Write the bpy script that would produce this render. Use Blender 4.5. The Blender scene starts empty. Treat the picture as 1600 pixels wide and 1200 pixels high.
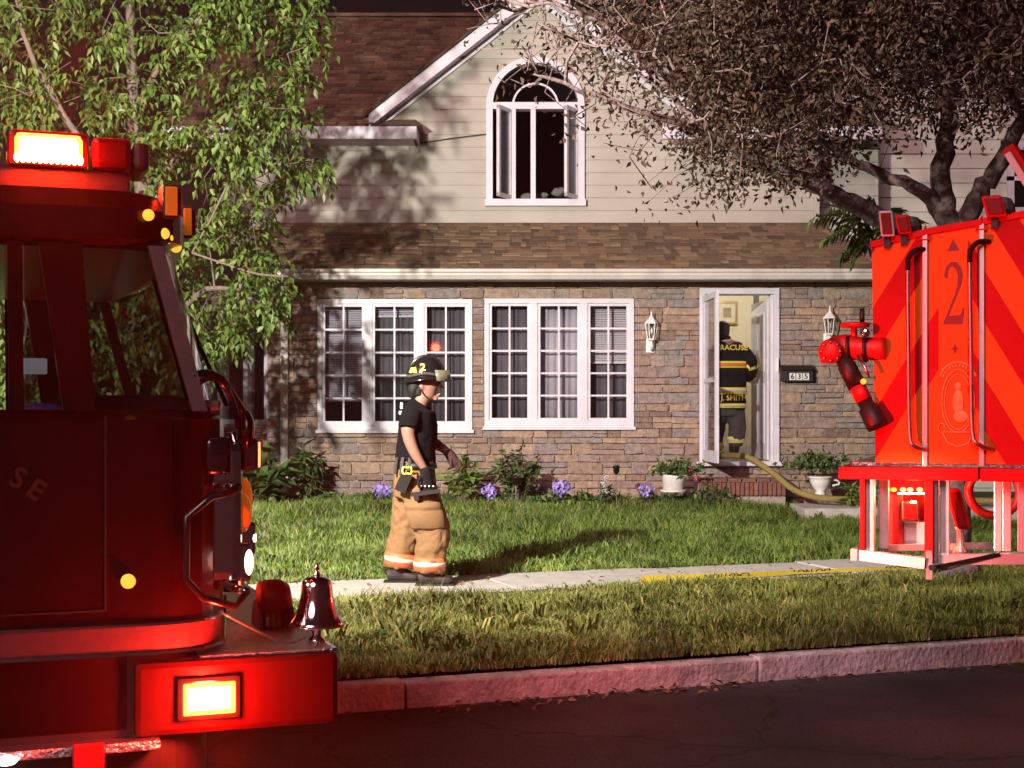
import bpy, bmesh, math, random
import numpy as np
from mathutils import Vector, Matrix, noise as mnoise

random.seed(7)
RNG = np.random.default_rng(11)
R = math.radians
scene = bpy.context.scene
COL = scene.collection

# ------------------------------------------------------------------ camera
CAM_H = 1.375
FPX = 2200.0            # focal length in pixels of a 1600 px wide picture
HORIZON = 640.0
cam_d = bpy.data.cameras.new("camera")
cam_d.sensor_width = 36.0
cam_d.lens = 36.0 * FPX / 1600.0
cam_d.shift_y = 0.025
cam_d.clip_start = 0.05
cam_d.clip_end = 600
cam = bpy.data.objects.new("camera", cam_d)
cam.location = (0, 0, CAM_H)
cam.rotation_euler = (R(90), 0, 0)
COL.objects.link(cam)
scene.camera = cam

# ------------------------------------------------------------------ world, night sky
world = bpy.data.worlds.new("World")
scene.world = world
world.use_nodes = True
wn = world.node_tree
bg = wn.nodes["Background"]
sky = wn.nodes.new("ShaderNodeTexSky")
sky.sky_type = 'NISHITA'
sky.sun_disc = False
SUN_ELEV, SUN_AZ = R(30), R(205)
sky.sun_elevation = SUN_ELEV
sky.sun_rotation = SUN_AZ
tint = wn.nodes.new("ShaderNodeMix")
tint.data_type = 'RGBA'
tint.blend_type = 'MULTIPLY'
tint.inputs[0].default_value = 1.0
tint.inputs[7].default_value = (1.0, 0.42, 0.36, 1)      # red-brown tint on the night sky
wn.links.new(sky.outputs[0], tint.inputs[6])
wn.links.new(tint.outputs[2], bg.inputs[0])
bg.inputs[1].default_value = 0.0035

# added fill: wide pink sun lamp from behind the camera, no source there
sun_d = bpy.data.lights.new("sun", 'SUN')
sun_d.energy = 1.5
sun_d.angle = R(30)
sun_d.color = (1.0, 0.56, 0.62)
sun = bpy.data.objects.new("sun", sun_d)
COL.objects.link(sun)
_d = Vector((-math.sin(SUN_AZ) * math.cos(SUN_ELEV) * -1, math.cos(SUN_AZ) * math.cos(SUN_ELEV), math.sin(SUN_ELEV)))
sun.rotation_euler = _d.to_track_quat('Z', 'Y').to_euler()

FLOOD_W, FRONT_RED_W, HALL_W = 8200.0, 1500.0, 60.0

scene.view_settings.view_transform = 'Standard'
scene.view_settings.look = 'None'
scene.view_settings.gamma = 1.0
scene.view_settings.exposure = 0.25
scene.view_settings.use_curve_mapping = False
scene.render.engine = 'CYCLES'
scene.cycles.use_denoising = True
scene.cycles.max_bounces = 6
scene.cycles.transparent_max_bounces = 12
scene.cycles.sample_clamp_indirect = 6.0
scene.cycles.caustics_reflective = False
scene.cycles.caustics_refractive = False

# ------------------------------------------------------------------ helpers
def P(px, py, Y):
    """point at depth Y seen at a pixel of the 1600x1200 frame"""
    return Vector(((px - 800) * Y / FPX, Y, CAM_H + (HORIZON - py) * Y / FPX))


class Frame:
    """a plan frame: local x along 'ang', local y away from it, z0 its base"""
    def __init__(s, ox, oy, ang, z0):
        s.o = (ox, oy); s.c = math.cos(ang); s.s = math.sin(ang); s.z0 = z0; s.ang = ang
    def at(s, px, py, dy=0.0):
        k = (px - 800) / FPX
        ox, oy = s.o[0] - s.s * dy, s.o[1] + s.c * dy
        x = (k * oy - ox) / (s.c - s.s * k)
        Y = oy + s.s * x
        return Vector((x, dy, CAM_H - s.z0 + (HORIZON - py) * Y / FPX))
    def world(s, v):
        return Vector((s.o[0] + s.c * v[0] - s.s * v[1], s.o[1] + s.s * v[0] + s.c * v[1], s.z0 + v[2]))


def lin(c):
    return tuple(x / 12.92 if x <= .04045 else ((x + .055) / 1.055) ** 2.4 for x in c)


MATS = {}
def mk(name, col=(.5, .5, .5), rough=.65, metal=0., var=.18, scale=9., bump=0., bscale=40., ramp=None, rnd=None,
       coat=0., spec=.5, transl=0., emit=None, estr=0., stretch=None, rvar=0.):
    m = bpy.data.materials.new(name); m.use_nodes = True
    nt = m.node_tree; N = nt.nodes; L = nt.links
    b = N["Principled BSDF"]; out = N["Material Output"]
    b.inputs['Roughness'].default_value = rough
    b.inputs['Metallic'].default_value = metal
    b.inputs['Specular IOR Level'].default_value = spec
    if coat:
        b.inputs['Coat Weight'].default_value = coat
        b.inputs['Coat Roughness'].default_value = .06
    geo = N.new("ShaderNodeNewGeometry")
    pos = geo.outputs['Position']
    if stretch:
        mp = N.new("ShaderNodeMapping"); mp.inputs['Scale'].default_value = stretch
        L.new(pos, mp.inputs[0]); pos = mp.outputs[0]
    base = None
    if ramp:
        cr = N.new("ShaderNodeValToRGB")
        el = cr.color_ramp.elements
        while len(el) < len(ramp): el.new(.5)
        for i, c in enumerate(ramp):
            el[i].position = i / max(1, len(ramp) - 1); el[i].color = (*c, 1)
        if rnd == 'object':
            oi = N.new("ShaderNodeObjectInfo"); L.new(oi.outputs['Random'], cr.inputs[0])
        elif rnd == 'island':
            L.new(geo.outputs['Random Per Island'], cr.inputs[0])
        else:
            nz0 = N.new("ShaderNodeTexNoise"); nz0.inputs['Scale'].default_value = scale * .4
            nz0.inputs['Detail'].default_value = 4
            L.new(pos, nz0.inputs['Vector']); L.new(nz0.outputs[0], cr.inputs[0])
        base = cr.outputs[0]
    if var > 0:
        nz = N.new("ShaderNodeTexNoise"); nz.inputs['Scale'].default_value = scale
        nz.inputs['Detail'].default_value = 6; nz.inputs['Roughness'].default_value = .62
        L.new(pos, nz.inputs['Vector'])
        mr = N.new("ShaderNodeMapRange")
        mr.inputs[1].default_value = .25; mr.inputs[2].default_value = .75
        mr.inputs[3].default_value = 1 - var; mr.inputs[4].default_value = 1 + var
        L.new(nz.outputs[0], mr.inputs[0])
        mx = N.new("ShaderNodeMix"); mx.data_type = 'RGBA'; mx.blend_type = 'MULTIPLY'; mx.inputs[0].default_value = 1
        if base is None: mx.inputs[6].default_value = (*col, 1)
        else: L.new(base, mx.inputs[6])
        L.new(mr.outputs[0], mx.inputs[7])
        base = mx.outputs[2]
        if rvar:
            m2 = N.new("ShaderNodeMapRange"); m2.inputs[3].default_value = max(.02, rough - rvar); m2.inputs[4].default_value = rough + rvar
            L.new(nz.outputs[0], m2.inputs[0]); L.new(m2.outputs[0], b.inputs['Roughness'])
    if base is None: b.inputs['Base Color'].default_value = (*col, 1)
    else: L.new(base, b.inputs['Base Color'])
    if bump:
        nb = N.new("ShaderNodeTexNoise"); nb.inputs['Scale'].default_value = bscale; nb.inputs['Detail'].default_value = 5
        L.new(pos, nb.inputs['Vector'])
        bp = N.new("ShaderNodeBump"); bp.inputs['Strength'].default_value = bump; bp.inputs['Distance'].default_value = .02
        L.new(nb.outputs[0], bp.inputs['Height']); L.new(bp.outputs[0], b.inputs['Normal'])
    if emit:
        b.inputs['Emission Color'].default_value = (*emit, 1); b.inputs['Emission Strength'].default_value = estr
    if transl:
        tr = N.new("ShaderNodeBsdfTranslucent"); ms = N.new("ShaderNodeMixShader"); ms.inputs[0].default_value = transl
        if base is None: tr.inputs[0].default_value = (*col, 1)
        else: L.new(base, tr.inputs[0])
        L.new(b.outputs[0], ms.inputs[1]); L.new(tr.outputs[0], ms.inputs[2]); L.new(ms.outputs[0], out.inputs[0])
    MATS[name] = m
    return m


def glass(name, tintc=(.9, .93, .95), ior=1.45, minr=.0):
    m = bpy.data.materials.new(name); m.use_nodes = True
    nt = m.node_tree; N = nt.nodes; L = nt.links
    N.remove(N["Principled BSDF"])
    fr = N.new("ShaderNodeLayerWeight"); fr.inputs[0].default_value = .5
    pw = N.new("ShaderNodeMath"); pw.operation = 'POWER'; pw.inputs[1].default_value = 5
    L.new(fr.outputs['Facing'], pw.inputs[0])
    ad = N.new("ShaderNodeMath"); ad.operation = 'MULTIPLY_ADD'; ad.inputs[1].default_value = .9; ad.inputs[2].default_value = .04 + minr
    L.new(pw.outputs[0], ad.inputs[0])
    t = N.new("ShaderNodeBsdfTransparent"); t.inputs[0].default_value = (*tintc, 1)
    g = N.new("ShaderNodeBsdfGlossy"); g.inputs['Roughness'].default_value = .03
    ms = N.new("ShaderNodeMixShader")
    L.new(ad.outputs[0], ms.inputs[0]); L.new(t.outputs[0], ms.inputs[1]); L.new(g.outputs[0], ms.inputs[2])
    L.new(ms.outputs[0], N["Material Output"].inputs[0])
    MATS[name] = m
    return m


def worigin(o):
    v = Vector((0, 0, 0))
    while o is not None:
        v += Vector(o.location); o = o.parent
    return v


class MB:
    def __init__(s): s.v = []; s.f = []
    def add(s, vs, fs):
        n = len(s.v); s.v.extend(tuple(v) for v in vs); s.f.extend(tuple(i + n for i in f) for f in fs); return s
    def box(s, x0, x1, y0, y1, z0, z1):
        return s.hexa([(x0, y0, z0), (x1, y0, z0), (x1, y1, z0), (x0, y1, z0), (x0, y0, z1), (x1, y0, z1), (x1, y1, z1), (x0, y1, z1)])
    def hexa(s, v):
        return s.add(v, [(0, 3, 2, 1), (4, 5, 6, 7), (0, 1, 5, 4), (1, 2, 6, 5), (2, 3, 7, 6), (3, 0, 4, 7)])
    def bbox(s, x0, x1, y0, y1, z0, z1, b=.01):
        """bevelled box"""
        bm = bmesh.new(); bmesh.ops.create_cube(bm, size=1)
        for v in bm.verts:
            v.co = Vector(((x0 + x1) / 2 + v.co.x * (x1 - x0), (y0 + y1) / 2 + v.co.y * (y1 - y0), (z0 + z1) / 2 + v.co.z * (z1 - z0)))
        b = min(b, .45 * min(x1 - x0, y1 - y0, z1 - z0))
        bmesh.ops.bevel(bm, geom=bm.edges[:], offset=b, segments=2, affect='EDGES', profile=.6)
        bm.verts.index_update()
        s.add([v.co[:] for v in bm.verts], [[v.index for v in f.verts] for f in bm.faces]); bm.free(); return s
    def bar(s, a, b, w, h, up=(0, 0, 1)):
        """rectangular bar from a to b, w across, h along 'up'"""
        a = Vector(a); b = Vector(b); t = (b - a).normalized(); up = Vector(up)
        u = t.cross(up)
        if u.length < 1e-4: u = t.cross(Vector((1, 0, 0)))
        u.normalize(); q = u.cross(t).normalized()
        u *= w / 2; q *= h / 2
        return s.hexa([a - u - q, a + u - q, b + u - q, b - u - q, a - u + q, a + u + q, b + u + q, b - u + q])
    def prism(s, poly, d):
        """closed polygon (3d points) extruded by vector d"""
        n = len(poly); d = Vector(d)
        vs = [Vector(p) for p in poly] + [Vector(p) + d for p in poly]
        fs = [tuple(range(n))[::-1], tuple(range(n, 2 * n))] + [(i, (i + 1) % n, n + (i + 1) % n, n + i) for i in range(n)]
        return s.add(vs, fs)
    def tube(s, pts, rad, n=8, caps=True, ref=None):
        pts = [Vector(p) for p in pts]
        if not hasattr(rad, '__len__'): rad = [rad] * len(pts)
        base = len(s.v); m = len(pts)
        u = None
        for i, p in enumerate(pts):
            t = (pts[min(i + 1, m - 1)] - pts[max(i - 1, 0)])
            if t.length < 1e-9: t = Vector((0, 0, 1))
            t.normalize()
            if ref is not None: u = Vector(ref)
            elif u is None: u = Vector((0, 0, 1)) if abs(t.z) < .9 else Vector((1, 0, 0))
            u = u - t * u.dot(t)
            if u.length < 1e-6: u = t.orthogonal()
            u.normalize(); w = t.cross(u)
            r = rad[i]; a, b = (r if hasattr(r, '__len__') else (r, r))
            for j in range(n):
                an = 2 * math.pi * j / n
                s.v.append(tuple(p + u * (a * math.cos(an)) + w * (b * math.sin(an))))
        for i in range(m - 1):
            for j in range(n):
                s.f.append((base + i * n + j, base + i * n + (j + 1) % n, base + (i + 1) * n + (j + 1) % n, base + (i + 1) * n + j))
        if caps:
            s.f.append(tuple(base + j for j in range(n))[::-1])
            s.f.append(tuple(base + (m - 1) * n + j for j in range(n)))
        return s
    def lathe(s, prof, c=(0, 0, 0), n=20, axis='z'):
        base = len(s.v); c = Vector(c)
        for r, z in prof:
            for j in range(n):
                an = 2 * math.pi * j / n; a, b = r * math.cos(an), r * math.sin(an)
                q = {'z': (a, b, z), 'x': (z, a, b), 'y': (a, z, b)}[axis]
                s.v.append(tuple(c + Vector(q)))
        for i in range(len(prof) - 1):
            for j in range(n):
                s.f.append((base + i * n + j, base + i * n + (j + 1) % n, base + (i + 1) * n + (j + 1) % n, base + (i + 1) * n + j))
        s.f.append(tuple(base + j for j in range(n))[::-1]); s.f.append(tuple(base + (len(prof) - 1) * n + j for j in range(n)))
        return s
    def ball(s, c, r, n=14, m=9):
        c = Vector(c); r = r if hasattr(r, '__len__') else (r, r, r)
        base = len(s.v)
        for i in range(m + 1):
            th = math.pi * i / m
            for j in range(n):
                ph = 2 * math.pi * j / n
                s.v.append((c.x + r[0] * math.sin(th) * math.cos(ph), c.y + r[1] * math.sin(th) * math.sin(ph), c.z + r[2] * math.cos(th)))
        for i in range(m):
            for j in range(n):
                s.f.append((base + i * n + j, base + (i + 1) * n + j, base + (i + 1) * n + (j + 1) % n, base + i * n + (j + 1) % n))
        return s
    def build(s, name, mat, parent=None, smooth=False, local=False, wobble=0, wscale=6):
        v = s.v
        if wobble:
            v = [tuple(Vector(p) + mnoise.noise_vector(Vector(p) * wscale) * wobble) for p in v]
        if parent is not None and not local:
            o = worigin(parent); v = [(p[0] - o.x, p[1] - o.y, p[2] - o.z) for p in v]
        me = bpy.data.meshes.new(name); me.from_pydata(v, [], s.f); me.update()
        me.materials.append(MATS[mat] if isinstance(mat, str) else mat)
        if smooth: me.shade_smooth()
        ob = bpy.data.objects.new(name, me); COL.objects.link(ob)
        if parent is not None: ob.parent = parent
        return ob


def np_mesh(name, V, F4, mat, parent=None, smooth=False):
    """V (n,3) array; F4 (m,k) array of same-size faces"""
    if parent is not None: V = V - np.array(worigin(parent))[None]
    me = bpy.data.meshes.new(name)
    k = F4.shape[1]
    me.vertices.add(len(V)); me.vertices.foreach_set("co", V.astype(np.float32).ravel())
    me.loops.add(F4.size); me.loops.foreach_set("vertex_index", F4.astype(np.int32).ravel())
    me.polygons.add(len(F4)); me.polygons.foreach_set("loop_start", np.arange(0, F4.size, k, dtype=np.int32))
    me.update(calc_edges=True)
    me.materials.append(MATS[mat])
    if smooth: me.shade_smooth()
    ob = bpy.data.objects.new(name, me); COL.objects.link(ob)
    if parent is not None: ob.parent = parent
    return ob


def inst(name, mesh, parent, loc, scale=(1, 1, 1), rot=(0, 0, 0)):
    ob = bpy.data.objects.new(name, mesh); COL.objects.link(ob)
    if parent is not None:
        ob.parent = parent; loc = Vector(loc) - worigin(parent)
    ob.location = loc; ob.scale = scale; ob.rotation_euler = rot
    return ob


def tag(o, label, cat, group=None, kind=None):
    o['label'] = label; o['category'] = cat
    if group: o['group'] = group
    if kind: o['kind'] = kind
    return o


def thing(name, loc, label, cat, group=None, rotz=0.0):
    o = bpy.data.objects.new(name, None); COL.objects.link(o)
    o.location = loc; o.rotation_euler = (0, 0, rotz); o.empty_display_size = .1
    return tag(o, label, cat, group)


def structure(o):
    o['kind'] = 'structure'; return o


def text_mesh(name, s, size, mat, parent, loc, rot=(R(90), 0, 0), extrude=.001, align='CENTER', local=True, sx=1.0, bold=0.0):
    cu = bpy.data.curves.new(name, 'FONT'); cu.body = s; cu.size = size; cu.extrude = extrude
    cu.align_x = align; cu.align_y = 'CENTER'; cu.offset = bold; cu.resolution_u = 3
    tmp = bpy.data.objects.new(name, cu); COL.objects.link(tmp)
    dg = bpy.context.evaluated_depsgraph_get()
    me = bpy.data.meshes.new_from_object(tmp.evaluated_get(dg))
    bpy.data.objects.remove(tmp); bpy.data.curves.remove(cu)
    me.materials.clear(); me.materials.append(MATS[mat])
    ob = bpy.data.objects.new(name, me); COL.objects.link(ob)
    ob.parent = parent
    ob.location = Vector(loc) if local else Vector(loc) - worigin(parent)
    ob.rotation_euler = rot; ob.scale = (sx, 1, 1)
    return ob


def catmull(pts, k=4):
    """smooth resampling of tuples (any length)"""
    pts = [np.array(p, float) for p in pts]
    q = [2 * pts[0] - pts[1]] + pts + [2 * pts[-1] - pts[-2]]
    out = []
    for i in range(1, len(q) - 2):
        for j in range(k):
            t = j / k
            a, b, c, d = q[i - 1], q[i], q[i + 1], q[i + 2]
            out.append(.5 * ((2 * b) + (-a + c) * t + (2 * a - 5 * b + 4 * c - d) * t * t + (-a + 3 * b - 3 * c + d) * t ** 3))
    out.append(pts[-1])
    return out


def limb(mb, nodes, n=14, k=5, ref=(0, 1, 0)):
    """nodes: (x,y,z,a,b): smooth tapering tube; a along ref, b across"""
    r = catmull(nodes, k)
    mb.tube([p[:3] for p in r], [(max(.003, p[3]), max(.003, p[4])) for p in r], n=n, ref=ref)


# ------------------------------------------------------------------ materials
mk('asphalt', (.05, .040, .041), .8, var=.8, scale=75, bump=1.0, bscale=120)
mk('granite', (.60, .49, .51), .8, var=.5, scale=6, bump=.8, bscale=30, stretch=(1.3, 1.3, 1.0))
mk('concrete', (.42, .40, .37), .9, var=.22, scale=7, bump=.25, bscale=120)
mk('soil', (.030, .034, .014), .95, var=.5, scale=5, bump=.5, bscale=30)
mk('grass', ramp=[(0.047, 0.102, 0.014), (0.096, 0.177, 0.023), (0.150, 0.243, 0.040), (0.256, 0.271, 0.081)], rnd='island', rough=.55, var=.75, scale=1.3, transl=.25)
mk('verge_grass', ramp=[(0.067, 0.091, 0.016), (0.125, 0.167, 0.027), (0.205, 0.228, 0.048), (0.383, 0.335, 0.111)], rnd='island', rough=.55, var=.75, scale=1.8, transl=.25)
mk('stone', ramp=[(0.172, 0.119, 0.098), (0.263, 0.184, 0.139), (0.318, 0.221, 0.158), (0.213, 0.184, 0.187), (0.346, 0.245, 0.172), (0.245, 0.172, 0.151), (0.228, 0.192, 0.184), (0.300, 0.221, 0.179)], rnd='object', rough=.85, var=.42, scale=16, bump=.8, bscale=38)
mk('stone_rest', ramp=[(0.172, 0.119, 0.098), (0.263, 0.184, 0.139), (0.213, 0.184, 0.187), (0.327, 0.229, 0.163), (0.245, 0.172, 0.151)], rnd='island', rough=.85, var=.42, scale=16, bump=.8, bscale=38)
mk('mortar', (.36, .29, .26), .95, var=.3, scale=14, bump=.6, bscale=70)
mk('brick', ramp=[(.20, .085, .06), (.16, .07, .055), (.24, .11, .08)], rnd='object', rough=.9, var=.25, scale=30, bump=.3)
mk('shingle', ramp=[(0.081, 0.054, 0.035), (0.149, 0.097, 0.058), (0.216, 0.142, 0.084), (0.115, 0.078, 0.049), (0.270, 0.182, 0.108)], rnd='island', rough=.95, var=.3, scale=70, bump=.3, bscale=200)
mk('roof_base', (.05, .035, .025), .95)
mk('siding', (.385, .36, .315), .55, var=.15, scale=1.3, bump=.06, bscale=60)
mk('siding_grey', (.42, .40, .37), .6, var=.07, scale=2.2)
mk('siding_pale', (.50, .50, .44), .55, var=.06, scale=2.2)
mk('white_trim', (.58, .56, .63), .45, var=.13, scale=5)
mk('gutter_white', (.46, .43, .40), .45, var=.22, scale=4, stretch=(1, 1, .3))
mk('dark_interior', (.035, .026, .024), .9, var=.2)  # near-black walls, darkness of unlit rooms put into their colour
mk('hall_wall', (.66, .62, .52), .8, var=.05)
mk('hall_floor', (.12, .075, .04), .5, var=.3, scale=12)
mk('curtain', (.13, .125, .14), .9, var=.2, scale=6)
mk('sheer', (.50, .48, .52), .9, var=.12, scale=6)
mk('blind', (.62, .59, .66), .7, var=.06)
mk('frame_gold', (.25, .17, .06), .4, metal=.3)
mk('picture_mat', (.62, .58, .46), .8)
mk('picture_ink', ramp=[(.05, .05, .06), (.30, .26, .18), (.07, .08, .10)], rough=.6, scale=40, var=.4)
mk('bark_left', (.13, .10, .08), .9, var=.3, scale=24, bump=.6, bscale=60)
mk('bark_right', (.15, .10, .098), .9, var=.35, scale=18, bump=.9, bscale=30)
mk('leaf_left', ramp=[(0.046, 0.095, 0.016), (0.081, 0.155, 0.024), (0.124, 0.203, 0.035), (0.176, 0.230, 0.068)], rnd='island', rough=.5, var=.2, scale=3, transl=.35)
mk('leaf_right', ramp=[(0.029, 0.018, 0.011), (0.049, 0.026, 0.014), (0.067, 0.029, 0.018), (0.036, 0.031, 0.013), (0.095, 0.040, 0.023)], rnd='island', rough=.7, var=.25, scale=3, transl=.25)
mk('leaf_plant', ramp=[(0.045, 0.098, 0.024), (0.083, 0.150, 0.038), (0.135, 0.195, 0.060)], rnd='island', rough=.5, var=.2, scale=5, transl=.25)
mk('leaf_bright', ramp=[(0.162, 0.257, 0.047), (0.230, 0.311, 0.081), (0.121, 0.216, 0.041)], rnd='island', rough=.5, var=.2, scale=5, transl=.25)
mk('leaf_red', ramp=[(.10, .03, .03), (.06, .035, .025), (.07, .06, .03)], rnd='island', rough=.6, var=.2, scale=5, transl=.25)
mk('petal_violet', ramp=[(.30, .22, .62), (.42, .33, .75), (.24, .17, .52)], rnd='island', rough=.6, var=.1)
mk('petal_white', ramp=[(.55, .53, .58), (.7, .68, .7), (.4, .4, .5)], rnd='island', rough=.6, var=.1)
mk('petal_red', ramp=[(.5, .03, .05), (.65, .06, .10), (.35, .02, .03)], rnd='island', rough=.6, var=.1)
mk('dry_leaf', ramp=[(.30, .17, .07), (.20, .11, .05), (.38, .26, .12)], rnd='island', rough=.8, var=.2)
mk('plastic_white', (.72, .71, .70), .4, var=.05)
mk('hose_yellow', (.25, .19, .055), .8, var=.25, scale=30, bump=.4, bscale=150)
mk('tape_yellow', (.46, .36, .03), .45, var=.12, scale=6)
mk('ink', (.015, .015, .015), .6, var=0)
mk('black', (.014, .013, .014), .5, var=.2)
mk('black_gloss', (.010, .009, .010), .18, var=.1, coat=.4)
mk('rubber', (.011, .010, .010), .75, spec=.3, var=.25, scale=20)
mk('truck_red_shaded', (.012, .0004, .0005), .3, var=.08, scale=3, coat=.35, spec=.3)  # red paint taken down to near black, shade put into its colour
mk('bumper_red_shaded', (.022, .0006, .0008), .35, var=.1, scale=5, coat=.2, spec=.2)  # same shade-darkened red, kept lighter than the cab to lift the lamp pool
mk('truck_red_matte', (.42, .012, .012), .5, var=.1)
mk('chrome', (.72, .70, .70), .10, metal=1., var=.05)
mk('steel', (.55, .53, .52), .35, metal=1., var=.15, scale=14, bump=.05)
mk('aluminium', (.74, .70, .68), .38, metal=.75, var=.12, scale=10)
mk('tread_plate', (.5, .48, .48), .3, metal=1., var=.3, scale=50, bump=.8, bscale=70)
mk('cab_stripe', (.07, .03, .03), .5, var=.2, scale=40)
mk('reflective_white', (.55, .53, .52), .4, var=.15, scale=40)
mk('amber_lens', (.85, .22, .02), .25, var=.05, emit=(1, .25, .02), estr=.15)
mk('amber_lit', (.9, .3, .03), .3, var=0, emit=(1, .42, .04), estr=1.3)
mk('red_lens', (.16, .004, .004), .3, var=0, coat=.1, spec=.2)
mk('red_lit', (.9, .05, .02), .3, var=0, emit=(1.0, .022, .005), estr=1700.0)
mk('red_halo', (.9, .05, .02), .3, var=0, emit=(1.0, .028, .0035), estr=45.0)  # weaker emission that paints a yellow glow edge round the lens
mk('red_led', (.9, .05, .02), .3, var=0, emit=(1.0, .08, .03), estr=10.0)
mk('white_led', (.9, .9, .9), .3, var=0, emit=(1.0, .86, .82), estr=9.0)
mk('headlamp', (.9, .85, .8), .15, var=0, emit=(1.0, .74, .58), estr=4.0, coat=.6)
mk('flood_lit', (.9, .9, .9), .3, var=0, emit=(1.0, .97, .90), estr=30.0)
mk('screen_grey', (.4, .42, .42), .4, var=.1, emit=(.5, .55, .55), estr=.35)
mk('blue_seat', (.06, .05, .22), .8, var=.2)
mk('chevron_lime_redlit', (.64, .125, .016), .6, spec=.12, var=.08, scale=12)  # lime turned orange, red lamp light put into the colour
mk('chevron_red', (.33, .006, .008), .6, spec=.12, var=.08, scale=12)
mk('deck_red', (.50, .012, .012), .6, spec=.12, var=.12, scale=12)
mk('crest_gold', (.62, .34, .10), .45, var=.25, scale=40)
mk('numeral_red', (.16, .004, .004), .4, var=.05)
mk('skin', (.30, .15, .105), .55, var=.1, scale=30, bump=.05)
mk('hair', (.025, .018, .013), .7, var=.3, scale=90, bump=.4, bscale=220)
mk('tshirt', (.006, .0055, .007), .95, spec=.15, var=.25, scale=14, bump=.2, bscale=60)
mk('turnout_tan', (.215, .118, .050), .9, var=.16, scale=10, bump=.25, bscale=90)
mk('turnout_black', (.010, .0095, .011), .9, spec=.2, var=.3, scale=12, bump=.25, bscale=90)
mk('turnout_grey', (.055, .047, .045), .85, var=.3, scale=12, bump=.25, bscale=90)
mk('stripe_lime', (.86, .78, .08), .5, var=.12, scale=24)
mk('stripe_orange', (.85, .16, .06), .5, var=.12, scale=24)
mk('stripe_silver', (.60, .50, .42), .4, var=.15, scale=40)
mk('door_gold', (.028, .009, .004), .5, var=.1)
mk('letter_gold', (.72, .55, .10), .5, var=.1, scale=40)
mk('boot', (.022, .016, .015), .6, var=.3, scale=20, bump=.2)
mk('visor', (.17, .15, .11), .15, var=.05, coat=.5)
mk('glove_redlit', (.03, .006, .007), .8, var=.2)  # dark glove with red lamp light put into its colour
glass('window_glass', (.80, .80, .84), 1.45, .015)
glass('cab_glass', (.42, .42, .46), 1.5, .02)
glass('lens_glass', (.95, .95, .95), 1.45, .02)

def worn_asphalt():
    """cracks and darker repair patches in the road surface"""
    m = MATS['asphalt']; nt = m.node_tree; N = nt.nodes; L = nt.links; b = N["Principled BSDF"]
    src = b.inputs['Base Color'].links[0].from_socket
    geo = N.new("ShaderNodeNewGeometry")
    nz = N.new("ShaderNodeTexNoise"); nz.inputs['Scale'].default_value = 3.0; nz.inputs['Detail'].default_value = 5
    L.new(geo.outputs['Position'], nz.inputs['Vector'])
    ad = N.new("ShaderNodeVectorMath"); ad.operation = 'MULTIPLY_ADD'; ad.inputs[1].default_value = (.5, .5, .5)
    L.new(nz.outputs['Color'], ad.inputs[0]); L.new(geo.outputs['Position'], ad.inputs[2])
    vo = N.new("ShaderNodeTexVoronoi"); vo.feature = 'DISTANCE_TO_EDGE'; vo.inputs['Scale'].default_value = .55
    L.new(ad.outputs[0], vo.inputs['Vector'])
    mr = N.new("ShaderNodeMapRange"); mr.inputs[1].default_value = .002; mr.inputs[2].default_value = .009; mr.inputs[3].default_value = .35; mr.inputs[4].default_value = 1.0
    L.new(vo.outputs['Distance'], mr.inputs[0])
    n2 = N.new("ShaderNodeTexNoise"); n2.inputs['Scale'].default_value = 1.1; n2.inputs['Detail'].default_value = 6
    L.new(geo.outputs['Position'], n2.inputs['Vector'])
    m2 = N.new("ShaderNodeMapRange"); m2.inputs[1].default_value = .35; m2.inputs[2].default_value = .65; m2.inputs[3].default_value = .6; m2.inputs[4].default_value = 1.5
    L.new(n2.outputs[0], m2.inputs[0])
    mu = N.new("ShaderNodeMath"); mu.operation = 'MULTIPLY'; L.new(mr.outputs[0], mu.inputs[0]); L.new(m2.outputs[0], mu.inputs[1])
    mx = N.new("ShaderNodeMix"); mx.data_type = 'RGBA'; mx.blend_type = 'MULTIPLY'; mx.inputs[0].default_value = 1
    L.new(src, mx.inputs[6]); L.new(mu.outputs[0], mx.inputs[7]); L.new(mx.outputs[2], b.inputs['Base Color'])
worn_asphalt()
# ------------------------------------------------------------------ the ground
STREET_A = R(20)
SC, SS = math.cos(STREET_A), math.sin(STREET_A)
Z_STREET, Z_KERB = -0.19, -0.05
N_KERB, N_WALK0, N_WALK1 = 7.12, 9.98, 11.02

def st(s, n, z=0.0):
    """street coordinates: s along the road, n across it away from the camera"""
    return Vector((SC * s - SS * n, SS * s + SC * n, z))

def to_st(X, Y):
    return SC * X + SS * Y, -SS * X + SC * Y

def smooth(t):
    t = np.clip(t, 0, 1); return t * t * (3 - 2 * t)

def lawn_z(X, Y):
    n = -SS * X + SC * Y
    return np.where(n < N_WALK0, Z_KERB + .03 + .02 * smooth((n - N_KERB) / 3), .012 + .235 * smooth((n - N_WALK1) / 5.2))

street = structure(MB().add([(-250, -250, Z_STREET), (250, -250, Z_STREET), (250, 350, Z_STREET), (-250, 350, Z_STREET)], [(0, 1, 2, 3)]).build('street', 'asphalt'))

def ground_patch(name, s0, s1, n0, n1, ns, nn, mat, skirt=True):
    V = []; F = []
    for j in range(nn + 1):
        for i in range(ns + 1):
            p = st(s0 + (s1 - s0) * i / ns, n0 + (n1 - n0) * j / nn)
            V.append((p.x, p.y, float(lawn_z(p.x, p.y)) + .012 * mnoise.noise(Vector((p.x, p.y, 0)) * 1.7)))
    for j in range(nn):
        for i in range(ns):
            a = j * (ns + 1) + i; F.append((a, a + 1, a + ns + 2, a + ns + 1))
    return MB().add(V, F).build(name, mat, smooth=True)

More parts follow.
